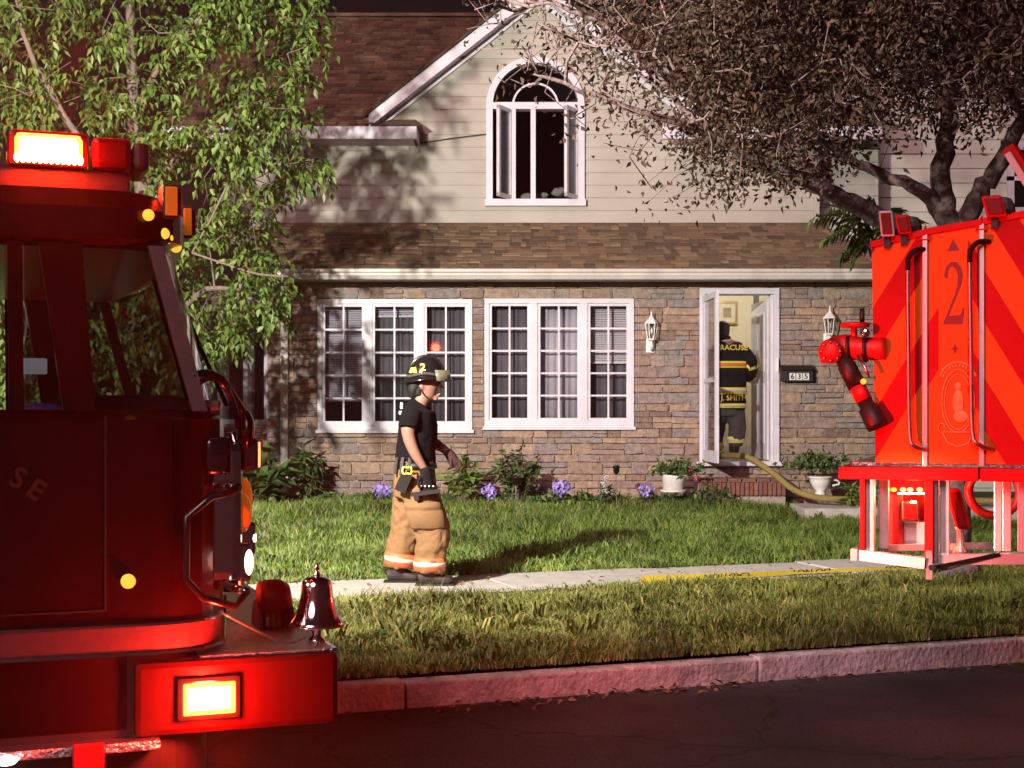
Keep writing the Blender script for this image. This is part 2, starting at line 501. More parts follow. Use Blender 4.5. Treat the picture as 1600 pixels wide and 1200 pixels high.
structure(ground_patch('verge', -14, 16, N_KERB + .14, N_WALK0, 90, 10, 'soil'))
structure(ground_patch('lawn', -16, 22, N_WALK1, 24, 90, 40, 'soil'))
structure(ground_patch('terrain', -120, 120, 24, 160, 20, 12, 'soil'))

kerb = bpy.data.objects.new('kerb', None); COL.objects.link(kerb); structure(kerb)
s = -12.0; i = 0
joints = []
while s < 14:
    w = [1.9, 2.3, 1.75, 2.1][i % 4]; i += 1
    m = MB()
    jit = [random.uniform(-.008, .008) for _ in range(8)]
    m.bbox(s + .006, s + w - .006, 0, .135, Z_STREET - .12, Z_KERB + jit[0], .012)
    m.v = [tuple(st(v[0], N_KERB + v[1] + jit[1] + .012 * mnoise.noise(Vector(v) * 5), v[2])) for v in m.v]
    m.build('kerbstone', 'granite', kerb)
    s += w

walk = bpy.data.objects.new('sidewalk', None); COL.objects.link(walk); structure(walk)
s = -11.3
while s < 15:
    m = MB(); dz = random.uniform(-.006, .008)
    m.bbox(s + .007, s + 1.5 - .007, N_WALK0, N_WALK1, -.10, .012 + dz, .008)
    m.v = [tuple(st(*v)) for v in m.v]
    m.build('paving_slab', 'concrete', walk)
    s += 1.5
structure(MB().bbox(3.3, 7.6, 15.85, 16.75, .05, .262, .01).build('path', 'concrete'))

# grass blades: one object for the lawn, one for the strip between kerb and sidewalk
def blades(name, s0, s1, n0, n1, count, hmin, hmax, wid, mat, clump=2.4, keep=None):
    sx = RNG.uniform(s0, s1, count); nx = RNG.uniform(n0, n1, count)
    # clumping
    k = RNG.integers(0, count, count // 2)
    sx[:count // 2] = sx[k] + RNG.normal(0, .035, count // 2); nx[:count // 2] = nx[k] + RNG.normal(0, .035, count // 2)
    nx = np.clip(nx, n0, n1)
    X = SC * sx - SS * nx; Y = SS * sx + SC * nx
    if keep is not None:
        q = keep(X, Y); X, Y = X[q], Y[q]
    c = len(X)
    Z = lawn_z(X, Y)
    patch = .5 + .5 * np.sin(X * 1.9 + 1.3 * np.sin(Y * 2.3)) * np.cos(Y * 1.7 + np.sin(X * 1.1))
    h = RNG.uniform(hmin, hmax, c) * (.40 + .9 * patch ** 1.5) * RNG.uniform(.6, 1.25, c)
    nn = -SS * X + SC * Y
    h = h * np.where((nn > N_WALK0 - .45) & (nn < N_WALK0 + .2), .34, 1) * np.where(nn < N_KERB + .25, .8, 1) * np.where((nn > N_WALK1 - .2) & (nn < N_WALK1 + .15), .7, 1)
    a = RNG.uniform(0, 2 * np.pi, c) * .6 + 2.5 * np.sin(X * 7 + 2 * np.sin(Y * 5)) + 1.5 * np.cos(Y * 9 + X * 3)
    lean = RNG.uniform(.25, 1.5, c) * h
    dx, dy = np.cos(a) * lean, np.sin(a) * lean
    ux, uy = -np.sin(a) * wid, np.cos(a) * wid
    face = RNG.uniform(0, 1, c) < .6
    ux = np.where(face, wid, ux); uy = np.where(face, 0, uy)
    b0 = np.stack([X - ux, Y - uy, Z - .01], 1); b1 = np.stack([X + ux, Y + uy, Z - .01], 1)
    m0 = np.stack([X + dx * .35 + ux * .8, Y + dy * .35 + uy * .8, Z + h * .62], 1); m1 = np.stack([X + dx * .35 - ux * .8, Y + dy * .35 - uy * .8, Z + h * .62], 1)
    t = np.stack([X + dx, Y + dy, Z + h * np.where(lean > .7 * h, .75, 1)], 1)
    V = np.stack([b0, b1, m0, m1, t], 1).reshape(-1, 3)
    base = np.arange(c)[:, None] * 5
    F = np.concatenate([base + np.array([[0, 1, 2]]), base + np.array([[0, 2, 3]]), base + np.array([[3, 2, 4]])], 0)
    ob = np_mesh(name, V, F, mat)
    ob['kind'] = 'stuff'
    return ob

def in_view(X, Y):
    px = 800 + FPX * X / Y
    return (px > -120) & (px < 1750)

g = blades('verge_grass', -3.5, 9.5, N_KERB + .07, N_WALK0 + .02, 150000, .06, .145, .0042, 'verge_grass', keep=in_view)
tag(g, 'shaggy brownish green grass between the kerb and the sidewalk', 'grass', kind='stuff')
g = blades('lawn_grass', -2.5, 12.5, N_WALK1 - .05, 17.3, 210000, .055, .17, .0046, 'grass',
           keep=lambda X, Y: in_view(X, Y) & (Y < 16.95) & ~((X > 3.25) & (Y > 15.8)))
tag(g, 'green mown lawn between the sidewalk and the stone house', 'grass', kind='stuff')

def tufts(name, s0, s1, n0, n1, k, per, hmin, hmax, mat, label):
    cs = RNG.uniform(s0, s1, k); cn = RNG.uniform(n0, n1, k)
    sx = np.repeat(cs, per) + RNG.normal(0, .03, k * per); nx = np.clip(np.repeat(cn, per) + RNG.normal(0, .03, k * per), n0, n1)
    X = SC * sx - SS * nx; Y = SS * sx + SC * nx; Z = lawn_z(X, Y); c = len(X)
    a = RNG.uniform(0, 2 * np.pi, c); h = RNG.uniform(hmin, hmax, c); ln = h * RNG.uniform(.3, 1.1, c); w = RNG.uniform(.004, .008, c)
    dx, dy = np.cos(a) * ln, np.sin(a) * ln
    V = np.stack([np.stack([X - w, Y, Z - .01], 1), np.stack([X + w, Y, Z - .01], 1), np.stack([X + dx * .4 + w, Y + dy * .4, Z + h * .7], 1), np.stack([X + dx * .4 - w, Y + dy * .4, Z + h * .7], 1), np.stack([X + dx, Y + dy, Z + h * .8], 1)], 1).reshape(-1, 3)
    b = np.arange(c)[:, None] * 5
    o = np_mesh(name, V, np.concatenate([b + np.array([[0, 1, 2]]), b + np.array([[0, 2, 3]]), b + np.array([[3, 2, 4]])], 0), mat)
    return tag(o, label, 'grass', kind='stuff')
tufts('verge_weeds', -2.5, 9, N_KERB + .15, N_WALK0 - .7, 130, 14, .09, .18, 'verge_grass', 'coarse weed tufts in the strip beside the kerb')
tufts('lawn_weeds', -1, 11, N_WALK1 + .1, 16.4, 200, 14, .08, .15, 'grass', 'taller tufts scattered over the lawn before the house')

# ------------------------------------------------------------------ the stone house
YW, YU = 17.3, 18.6
house = thing('stone_house', (0.8, YW, .2), 'two-storey house with stone veneer front, cream gable and brown shingled porch roof', 'house')
SW = FPX / YW; SU = FPX / YU
def hx(px, Y=YW): return (px - 800) * Y / FPX
def hz(py, Y=YW): return CAM_H + (HORIZON - py) * Y / FPX
WIN_L = (hx(497), hx(738), hz(672), hz(468))
WIN_R = (hx(757), hx(990), hz(667), hz(467))
DOOR = (hx(1092), hx(1216), hz(722), hz(451))
HOLES = [WIN_L, WIN_R, DOOR]
X0, X1, Z0, Z1 = hx(418), hx(1372), .05, 2.935

# mortar wall with openings, 0.2 m thick
m = MB()
xs = sorted({X0, X1} | {h[i] for h in HOLES for i in (0, 1)})
zs = sorted({Z0, Z1} | {h[i] for h in HOLES for i in (2, 3)})
for a, b in zip(xs, xs[1:]):
    for c, d in zip(zs, zs[1:]):
        cx, cz = (a + b) / 2, (c + d) / 2
        if any(h[0] < cx < h[1] and h[2] < cz < h[3] for h in HOLES): continue
        m.box(a, b, YW, YW + .2, c, d)
stone_wall = m.build('stone_wall', 'mortar', house)

# stones of the veneer, each its own piece
def stone_mesh(seed):
    rs = random.Random(seed)
    bm = bmesh.new(); bmesh.ops.create_cube(bm, size=1)
    bmesh.ops.bevel(bm, geom=bm.edges[:], offset=.10, segments=1, affect='EDGES')
    for v in bm.verts:
        v.co.x += rs.uniform(-.025, .025); v.co.z += rs.uniform(-.06, .06); v.co.y += rs.uniform(-.12, .12)
    me = bpy.data.meshes.new('stone'); bm.to_mesh(me); bm.free(); me.materials.append(MATS['stone']); return me
STONES = [stone_mesh(k) for k in range(9)]
placed = []
rs = random.Random(5)
z = Z0
def free_spans(z0, z1):
    spans = [(X0, X1)]
    for h in HOLES:
        if z1 > h[2] + .01 and z0 < h[3] - .01:
            nsp = []
            for a, b in spans:
                if h[1] <= a or h[0] >= b: nsp.append((a, b)); continue
                if h[0] > a: nsp.append((a, h[0]))
                if h[1] < b: nsp.append((h[1], b))
            spans = nsp
    return spans
zcuts = sorted([Z1] + [h[i] for h in HOLES for i in (2, 3)])
def runs(z, top):
    while z < top - .02:
        hgt = rs.choice([.06, .07, .08, .09, .10, .12, .14])
        if top - (z + hgt) < .05: hgt = top - z
        yield z, z + hgt
        z += hgt
# rows run the length of the wall; around the windows they follow the opening edges
bands = [Z0] + [c for c in [DOOR[2], (WIN_L[2] + WIN_R[2]) / 2, (WIN_L[3] + WIN_R[3]) / 2, DOOR[3]]] + [Z1]
for b0, b1 in zip(bands, bands[1:]):
    for z0, z1 in runs(b0, b1):
        for a, b in free_spans(z0 + .015, z1 - .015):
            x = a
            while x < b - .01:
                w = rs.uniform(.14, .44)
                if b - (x + w) < .10: w = b - x
                gap = .016 if x < hx(740) else .006
                gz = .013 if x < hx(740) else .005
                if rs.random() < .16 and z1 - z0 > .095:
                    zm = (z0 + z1) / 2 + rs.uniform(-.015, .015)
                    placed.append((x, x + w, z0, zm, gap, gz)); placed.append((x, x + w, zm, z1, gap, gz))
                else:
                    placed.append((x, x + w, z0, z1, gap, gz))
                x += w
placed = [p for p in placed if p[1] - p[0] > .03]
placed.sort(key=lambda p: -(p[1] - p[0]) * (p[3] - p[2]) * (1 if p[0] < hx(1345) and p[3] > .3 else .1))
rest = MB()
for i, (a, b, c, d, gap, gz) in enumerate(placed):
    dep = rs.uniform(.035, .06)
    if i < 300:
        inst('stone', STONES[i % 9], stone_wall, ((a + b) / 2, YW - .012, (c + d) / 2), (b - a - gap, dep, d - c - gz), (0, R(rs.uniform(-1, 1)), 0))
    else:
        rest.bbox(a + gap / 2, b - gap / 2, YW - .012 - dep / 2, YW + .01, c + gz / 2, d - gz / 2, .008)
if rest.v:
    o = rest.build('small_stones', 'stone_rest', stone_wall); o['kind'] = 'stuff'

# angled bay at the left corner, brick below, glass above
bx0, by0 = X0, YW + .02
ba = R(135)
bay = bpy.data.objects.new('bay_wall', None); COL.objects.link(bay); bay.parent = house
bay.location = Vector((bx0, by0, .2)) - worigin(house); bay.rotation_euler = (0, 0, R(180 - 42))
MB().box(0, 1.3, -.20, -.02, 0, 1.0).build('bay_base', 'mortar', bay, local=True)
MB().box(0, 1.3, -.20, -.02, 2.5, 2.76).build('bay_head', 'white_trim', bay, local=True)
bme = bpy.data.meshes.new('brick'); bm = bmesh.new(); bmesh.ops.create_cube(bm, size=1); bmesh.ops.bevel(bm, geom=bm.edges[:], offset=.06, segments=1, affect='EDGES'); bm.to_mesh(bme); bm.free(); bme.materials.append(MATS['brick'])
for r_ in range(12):
    for c_ in range(6):
        o = bpy.data.objects.new('brick', bme); COL.objects.link(o); o.parent = bay
        o.location = (.11 + c_ * .215 + (.107 if r_ % 2 else 0), -.01, .045 + r_ * .08); o.scale = (.2, .03, .068)
fb = MB()
for x in (.05, .42, .47, .95, 1.0, 1.28): fb.box(x - .025, x + .025, -.10, 0, 1.0, 2.5)
for zz in (1.02, 2.47): fb.box(.03, 1.3, -.105, .01, zz - .03, zz + .03)
fb.build('bay_window_frame', 'white_trim', bay, local=True)
MB().box(.05, 1.28, -.06, -.05, 1.05, 2.44).build('bay_pane', 'window_glass', bay, local=True)
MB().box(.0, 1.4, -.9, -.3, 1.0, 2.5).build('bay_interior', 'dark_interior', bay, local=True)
# downspout on the corner
m = MB(); m.bbox(hx(440), hx(452), YW - .10, YW - .035, hz(782), hz(445), .012)
for zz in (.6, 1.6, 2.5): m.box(hx(438), hx(454), YW - .105, YW - .03, zz, zz + .02)
m.build('downspout', 'gutter_white', house)

# windows: frame > panes and glazing bars
def casement_window(px_edges, py0, py1, yaw=0):
    xa, xb = hx(px_edges[0]), hx(px_edges[-1]); za, zb = hz(py1), hz(py0)
    m = MB(); yf, yb = YW - .055, YW + .10
    t = .055
    m.box(xa, xb, yf, yb, za, za + t + .02); m.box(xa, xb, yf, yb, zb - t, zb)
    m.box(xa, xa + t, yf, yb, za + t + .02, zb - t); m.box(xb - t, xb, yf, yb, za + t + .02, zb - t)
    for e in px_edges[1:-1]:
        m.box(hx(e) - .045, hx(e) + .045, yf + .005, yb - .002, za + t + .02, zb - t)
    m.box(xa - .02, xb + .02, yf - .03, YW, za - .035, za + .004)
    w = m.build('window', 'white_trim', house)
    for e0, e1 in zip(px_edges, px_edges[1:]):
        a, b = hx(e0) + (t if e0 == px_edges[0] else .045), hx(e1) - (t if e1 == px_edges[-1] else .045)
        c, d = za + t + .02, zb - t
        sm = MB(); q = .035; ys = YW - .03
        sm.box(a, b, ys, ys + .04, c, c + q); sm.box(a, b, ys, ys + .04, d - q, d); sm.box(a, a + q, ys, ys + .04, c + q, d - q); sm.box(b - q, b, ys, ys + .04, c + q, d - q)
        sm.build('sash', 'white_trim', w)
        a += q; b -= q; c += q; d -= q
        gm = MB(); g2 = .011; yg = YW - .018
        gm.box((a + b) / 2 - g2, (a + b) / 2 + g2, yg, yg + .02, c, d)
        for k in range(1, 5):
            zz = c + (d - c) * k / 5; gm.box(a, b, yg + .002, yg + .018, zz - g2, zz + g2)
        gm.build('glazing_bars', 'white_trim', w)
        for k in range(5):
            for j in range(2):
                pa = a + (b - a) * j / 2; pc = c + (d - c) * k / 5
                if ('pane', round(b - a, 3)) not in PANES:
                    me = bpy.data.meshes.new('pane'); me.from_pydata([(-.5, 0, -.5), (.5, 0, -.5), (.5, 0, .5), (-.5, 0, .5)], [], [(0, 1, 2, 3)]); me.materials.append(MATS['window_glass'])
                    PANES[('pane', round(b - a, 3))] = me
                inst('pane', PANES[('pane', round(b - a, 3))], w, (pa + (b - a) / 4, yg + .008, pc + (d - c) / 10), ((b - a) / 2, 1, (d - c) / 5),
                     (R(random.uniform(-.4, .4)), 0, R(random.uniform(-.4, .4))))
    return w
PANES = {}
casement_window([497, 576, 657, 738], 468, 672)
casement_window([757, 834, 912, 990], 467, 667)

# room behind the windows, dark
def room(name, x0, x1, y0, y1, z0, z1, mat, parent, floor=None):
    m = MB()
    m.add([(x0, y1, z0), (x1, y1, z0), (x1, y1, z1), (x0, y1, z1)], [(0, 1, 2, 3)])
    m.add([(x0, y0, z0), (x0, y1, z0), (x0, y1, z1), (x0, y0, z1)], [(0, 1, 2, 3)])
    m.add([(x1, y0, z0), (x1, y1, z0), (x1, y1, z1), (x1, y0, z1)], [(0, 1, 2, 3)])
    m.add([(x0, y0, z1), (x1, y0, z1), (x1, y1, z1), (x0, y1, z1)], [(0, 1, 2, 3)])
    if not floor: m.add([(x0, y0, z0), (x1, y0, z0), (x1, y1, z0), (x0, y1, z0)], [(0, 1, 2, 3)])
    o = m.build(name, mat, parent)
    if floor:
        MB().box(x0, x1, y0, y1, z0 - .05, z0).build('hall_floor', floor, parent)
    return o
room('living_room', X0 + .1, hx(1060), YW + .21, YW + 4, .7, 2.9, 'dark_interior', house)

# curtains and blinds hang inside the windows: things of their own
def curtain(x0, x1, z0, z1, Y, mat, label, folds=9, amp=.03):
    n = folds * 8; V = []; F = []
    for i in range(n + 1):
        t = i / n; x = x0 + (x1 - x0) * t
        y = Y + amp * math.sin(t * folds * 2 * math.pi + .6 * math.sin(t * 7)) * (.7 + .3 * math.sin(t * 13))
        V += [(x, y, z0), (x + .01 * math.sin(t * 9), y * .9999, z1)]
    for i in range(n): F.append((2 * i, 2 * i + 2, 2 * i + 3, 2 * i + 1))
    o = MB().add(V, F).build('curtain', mat, smooth=True)
    md = o.modifiers.new('thick', 'SOLIDIFY'); md.thickness = .004
    return tag(o, label, 'curtain', 'curtains and blinds in the front windows')
def blind(x0, x1, z0, z1, Y, label, mat='blind'):
    root = thing('window_blind', (x0, Y, z0), label, 'blind', 'curtains and blinds in the front windows')
    m = MB(); z = z0
    while z < z1:
        m.add([(x0, Y - .010, z), (x1, Y - .010, z), (x1, Y + .008, z + .017), (x0, Y + .008, z + .017)], [(0, 1, 2, 3)]); z += .022
    m.build('slats', mat, root)
    MB().box(x0, x1, Y - .015, Y + .015, z0 - .02, z0).build('bottom_rail', mat, root)
    MB().box(x0, x1, Y - .02, Y + .02, z1, z1 + .03).build('head_rail', mat, root)
blind(hx(500), hx(574), hz(625), hz(478), YW + .16, 'pale slatted blind in the window casement nearest the downspout')
curtain(hx(578), hx(656), hz(668), hz(490), YW + .17, 'curtain', 'dark folded curtain in the middle casement of the window beside the downspout', 8)
curtain(hx(659), hx(736), hz(668), hz(472), YW + .17, 'curtain', 'dark folded curtain in the casement behind the walking firefighter', 8)
blind(hx(579), hx(655), hz(492), hz(472), YW + .15, 'short raised white blind above the dark curtain, middle casement')
curtain(hx(760), hx(833), hz(664), hz(472), YW + .17, 'curtain', 'plain dark curtain filling the casement next to the narrow stone pier', 6, .02)
curtain(hx(836), hx(911), hz(664), hz(472), YW + .17, 'sheer', 'grey sheer curtain in the middle casement of the window nearer the door', 7, .02)
blind(hx(914), hx(988), hz(565), hz(472), YW + .15, 'white slatted blind half lowered in the casement nearest the wall lantern', 'plastic_white')
curtain(hx(914), hx(988), hz(664), hz(500), YW + .20, 'curtain', 'dark curtain below the half lowered white blind', 6, .02)

# porch roof: base slab, shingles, gutter
YE = 16.88
ZE = hz(420, YE); ZT = hz(345, YU)
xl, xr_e, xr_t = hx(408, YE) - .15, hx(1380, YE), hx(1272, YU)
rb = MB()
rb.add([(xl, YE, ZE - .03), (xr_e, YE, ZE - .03), (xr_t, YU + .02, ZT - .03), (xl, YU + .02, ZT - .03),
        (xl, YE, ZE - .09), (xr_e, YE, ZE - .09), (xr_t, YU + .02, ZT - .3), (xl, YU + .02, ZT - .3)],
       [(0, 1, 2, 3), (7, 6, 5, 4), (0, 4, 5, 1), (0, 3, 7, 4), (1, 5, 6, 2)])
rb.add([(xr_e, YE, ZE - .02), (xr_e + .1, 20.5, ZE - .02), (xr_t, YU + .02, ZT)], [(0, 1, 2)])
porch_roof = rb.build('porch_roof', 'roof_base', house)
def shingle_field(o_pt, ax, up, xlim, length, expo=.135, name='shingles', parent=None):
    """o_pt: lower edge origin; ax: along the eave; up: unit vector up the slope; xlim(v) -> (x0, x1) along ax at slope distance v"""
    nrm = ax.cross(up).normalized()
    if nrm.z < 0: nrm = -nrm
    m = MB(); r2 = random.Random(3); v = 0.0
    while v < length:
        a, b = xlim(v); x = a - r2.uniform(0, .2)
        while x < b:
            w = r2.uniform(.07, .24)
            x0c, x1c = max(x, a), min(x + w - .004, b)
            if x1c - x0c > .02:
                th = r2.choice([.012, .012, .028]); e1 = min(v + expo + .03, length + .02); drop = r2.choice([0, 0, .035]) + r2.uniform(0, .008)
                q0 = o_pt + ax * x0c + up * (v - drop); q1 = o_pt + ax * x1c + up * (v - drop)
                q2 = o_pt + ax * x1c + up * e1; q3 = o_pt + ax * x0c + up * e1
                m.add([q0, q1, q2, q3, q0 + nrm * th, q1 + nrm * th, q2 + nrm * .002, q3 + nrm * .002], [(4, 5, 6, 7), (0, 1, 5, 4), (0, 4, 7, 3), (1, 2, 6, 5)])
            x += w
        v += expo
    o = m.build(name, 'shingle', parent); o['kind'] = 'stuff'; return o
up = Vector((0, YU - YE, ZT - ZE)); SLp = up.length; up.normalize()
shingle_field(Vector((0, YE - .03, ZE - .03)), Vector((1, 0, 0)), up, lambda v: (xl, xr_e + (xr_t - xr_e) * v / SLp), SLp - .02, parent=porch_roof)
m = MB()
zg0, zg1 = hz(437, YE), hz(421, YE)
prof = [(0, zg1 - .01), (-.09, zg1), (-.09, zg1 - .035), (-.075, zg1 - .05), (-.075, zg1 - .075), (-.055, zg0), (0, zg0)]
m.prism([(xl - .02, YE + p[0], p[1]) for p in prof], (xr_e - xl + .04, 0, 0))
m.build('gutter', 'gutter_white', house)
MB().box(xl, xr_e, YE + .002, YW + .1, zg0 + .005, zg0 + .03).build('soffit', 'gutter_white', house)

# upper storey: lapped siding boards round the arched window
GC = hx(842, YU); GZ = hz(-8, YU); GL = hx(588, YU); GLZ = hz(192, YU)
gslope = (GZ - GLZ) / (GC - GL)
wx0, wx1, wz0, wzs = hx(764, YU), hx(909, YU), hz(318, YU), hz(166, YU)
wc = (wx0 + wx1) / 2; wr = (wx1 - wx0) / 2
EAVE_Z = hz(216, YU)
UX0, UX1 = -3.75, hx(1276, YU)
def hole_half(z):
    if z < wz0 or z > wzs + wr: return 0
    return wr if z <= wzs else math.sqrt(max(0, wr * wr - (z - wzs) ** 2))
siding = bpy.data.objects.new('siding_wall', None); COL.objects.link(siding); siding.parent = house
expo = .167
z = ZT - .03
while z < GZ - .05:
    segs = {'l': MB(), 'r': MB()}
    for k in range(4):
        a, b = z + expo * k / 4, z + expo * (k + 1) / 4
        def lim(zz):
            g = (GZ - zz) / gslope
            if zz < EAVE_Z: return UX0, UX1
            return GC - g, GC + g
        ya, yb_ = YU - .016 * (1 - k / 4) - .002, YU - .016 * (1 - (k + 1) / 4) - .002
        la, lb = lim(a if a >= EAVE_Z else a), lim(b if a >= EAVE_Z else a)
        ha, hb = hole_half(a), hole_half(b)
        if la[1] - la[0] < .05: continue
        for sd, (x0a, x1a, x0b, x1b) in (('l', (la[0], wc - ha, lb[0], wc - hb)), ('r', (wc + ha, la[1], wc + hb, lb[1]))):
            segs[sd].add([(x0a, ya, a), (x1a, ya, a), (x1b, yb_, b), (x0b, yb_, b)], [(0, 1, 2, 3)])
            if k == 0: segs[sd].add([(x0a, YU + .02, a), (x1a, YU + .02, a), (x1a, ya, a), (x0a, ya, a)], [(0, 1, 2, 3)])
    both = hole_half(z + .02) == 0 and hole_half(z + expo) == 0
    if both:
        mm = MB(); mm.add(segs['l'].v, segs['l'].f); mm.add(segs['r'].v, segs['r'].f)
        if mm.v: mm.build('siding_board', 'siding', siding)
    else:
        for sd in segs:
            if segs[sd].v: segs[sd].build('siding_board', 'siding', siding)
    z += expo
# backing behind the boards
m = MB()
for a, b, c, d in [(UX0, wx0, ZT - .3, EAVE_Z), (wx1, UX1, ZT - .3, EAVE_Z), (wx0, wx1, ZT - .3, wz0)]:
    m.box(a, b, YU + .03, YU + .16, c, d)
m.prism([(GL, YU + .03, EAVE_Z), (wx0, YU + .03, EAVE_Z), (wx0, YU + .03, GZ - (GC - wx0) * gslope)], (0, .13, 0))
m.prism([(wx1, YU + .03, EAVE_Z), (2 * GC - GL, YU + .03, EAVE_Z), (wx1, YU + .03, GZ - (wx1 - GC) * gslope)], (0, .13, 0))
m.prism([(wx0, YU + .03, wzs + wr), (wx1, YU + .03, wzs + wr), (GC, YU + .03, GZ)], (0, .13, 0))
m.build('gable_backing', 'siding', house)
MB().box(UX1 - .05, UX1 + .03, YU - .035, YU + .2, ZT - .1, EAVE_Z).build('corner_board', 'siding', house)
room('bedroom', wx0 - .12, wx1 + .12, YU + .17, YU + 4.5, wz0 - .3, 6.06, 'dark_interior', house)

# arched window
def arc(r, n=18, a0=0, a1=180): return [(wc + r * math.cos(R(a0 + (a1 - a0) * i / n)), wzs + r * math.sin(R(a0 + (a1 - a0) * i / n))) for i in range(n + 1)]
m = MB(); yo, yi = YU - .06, YU + .12
def ring(m, r0, r1, y0, y1, n=20):
    o, q = arc(r0, n), arc(r1, n)
    for i in range(n):
        m.hexa([(q[i][0], y0, q[i][1]), (o[i][0], y0, o[i][1]), (o[i][0], y1, o[i][1]), (q[i][0], y1, q[i][1]),
                (q[i + 1][0], y0, q[i + 1][1]), (o[i + 1][0], y0, o[i + 1][1]), (o[i + 1][0], y1, o[i + 1][1]), (q[i + 1][0], y1, q[i + 1][1])])
ring(m, wr + .035, wr - .05, yo, yi)
m.box(wx0 - .035, wx0 + .05, yo, yi, wz0, wzs); m.box(wx1 - .05, wx1 + .035, yo, yi, wz0, wzs)
m.box(wx0 - .05, wx1 + .05, yo - .03, yi, wz0 - .04, wz0 + .05)
m.box(wx0 + .05, wx1 - .05, yo + .01, yi, wzs - .045, wzs + .045)
mx1, mx2 = hx(802, YU), hx(833, YU)
for q in (mx1, mx2): m.box(q - .033, q + .033, yo + .012, yi, wz0 + .05, wzs - .045)
aw = m.build('arched_window', 'white_trim', house)
m = MB(); ring(m, .31, .285, YU - .02, YU + .01); m.v = [(v[0], v[1], v[2]) for v in m.v]
m.build('arch_glazing_bar', 'white_trim', aw)
m = MB(); m.add([(p[0], YU + .02, p[1]) for p in arc(wr - .05)], [tuple(range(19))]); m.build('pane', 'window_glass', aw)
for a, b in ((mx1 + .033, mx2 - .033), (mx2 + .033, wx1 - .05)):
    pass                                                    # these casements stand open
def open_sash(xh, w, ang, name='open_sash'):
    r_ = bpy.data.objects.new(name, None); COL.objects.link(r_); r_.parent = aw
    r_.location = Vector((xh, YU - .02, wz0 + .05)) - worigin(aw); r_.rotation_euler = (0, 0, ang)
    h = wzs - wz0 - .10
    q = MB(); q.box(0, w, -.02, .02, 0, .05); q.box(0, w, -.02, .02, h - .05, h); q.box(0, .045, -.021, .021, 0, h); q.box(w - .045, w, -.021, .021, 0, h)
    q.build('sash_frame', 'white_trim', r_, local=True)
    MB().box(.04, w - .04, -.003, .003, .04, h - .04).build('pane', 'window_glass', r_, local=True)
open_sash(mx1 - .03, .36, R(180 + 62))
open_sash(wx1 - .055, .34, R(180 + 60))
m = MB(); m.ball(P(872, 300, YU + .25), (.09, .06, .06)); m.ball(P(845, 306, YU + .25), (.10, .05, .04)); m.ball(P(822, 308, YU + .22), (.09, .05, .05))
tag(m.build('rumpled_bedding', 'curtain', wobble=.03, wscale=14, smooth=True), 'pale rumpled cloth lying inside the open arched window', 'bedding')

# gable trim and the main roof
m = MB()
for sg in (-1, 1):
    xe = GC + sg * (GC - GL) * 1.03; ze = GZ - abs(xe - GC) * gslope
    for y0, y1, dz, th in ((YU - .33, YU - .29, 0.0, .17), (YU - .29, YU - .03, -.12, .03), (YU - .06, YU - .03, -.13, .10)):
        m.hexa([(GC, y0, GZ + dz - th + .10), (xe, y0, ze + dz - th + .10), (xe, y1, ze + dz - th + .10), (GC, y1, GZ + dz - th + .10),
                (GC, y0, GZ + dz + .10), (xe, y0, ze + dz + .10), (xe, y1, ze + dz + .10), (GC, y1, GZ + dz + .10)])
m.build('rake_board', 'white_trim', house)
YR, ZR = 22.6, hz(26, 22.6)
YEm, ZEm = 18.12, hz(200, 18.12)
MX0, MX1 = -4.5, 4.75
m = MB()
yv = YEm + (YR - YEm) * (GZ + .13 - ZEm) / (ZR - ZEm)
for sg, mx in ((-1, MX0), (1, MX1)):
    top = [(mx, YEm, ZEm), (GC + sg * (GZ + .13 - ZEm) / gslope, YEm, ZEm), (GC, yv, GZ + .13), (GC, YR, ZR), (mx, YR, ZR)]
    m.prism([(x, y, z - .06) for x, y, z in (top if sg < 0 else top[::-1])], (0, 0, .06))
m.hexa([(MX0, YR, ZR - .06), (MX1, YR, ZR - .06), (MX1, 27, ZEm - .06), (MX0, 27, ZEm - .06), (MX0, YR, ZR), (MX1, YR, ZR), (MX1, 27, ZEm), (MX0, 27, ZEm)])
for sg in (-1, 1):
    xe = GC + sg * (GC - GL) * 1.06; ze = GZ - abs(xe - GC) * gslope
    m.hexa([(GC, YU - .36, GZ + .11), (xe, YU - .36, ze + .11), (xe, YR, ze + .11), (GC, YR, GZ + .11), (GC, YU - .36, GZ + .15), (xe, YU - .36, ze + .15), (xe, YR, ze + .15), (GC, YR, GZ + .15)])
main_roof = m.build('main_roof', 'roof_base', house)
up2 = Vector((0, YR - YEm, ZR - ZEm)); SL2 = up2.length; up2.normalize()
def mlim(v):
    zz = ZEm + up2.z * v
    g = max(0, (GZ - zz) / gslope)
    return MX0, GC - g + .1
shingle_field(Vector((0, YEm, ZEm + .004)), Vector((1, 0, 0)), up2, mlim, SL2, .15, 'shingles', main_roof)
shingle_field(Vector((0, YEm, ZEm + .004)), Vector((1, 0, 0)), up2, lambda v: (GC + max(0, (GZ - ZEm - up2.z * v) / gslope) - .1, MX1), SL2, .15, 'shingles', main_roof)
MB().box(MX0, MX1, YR - .12, YR + .12, ZR - .02, ZR + .03).build('ridge_cap', 'shingle', main_roof)
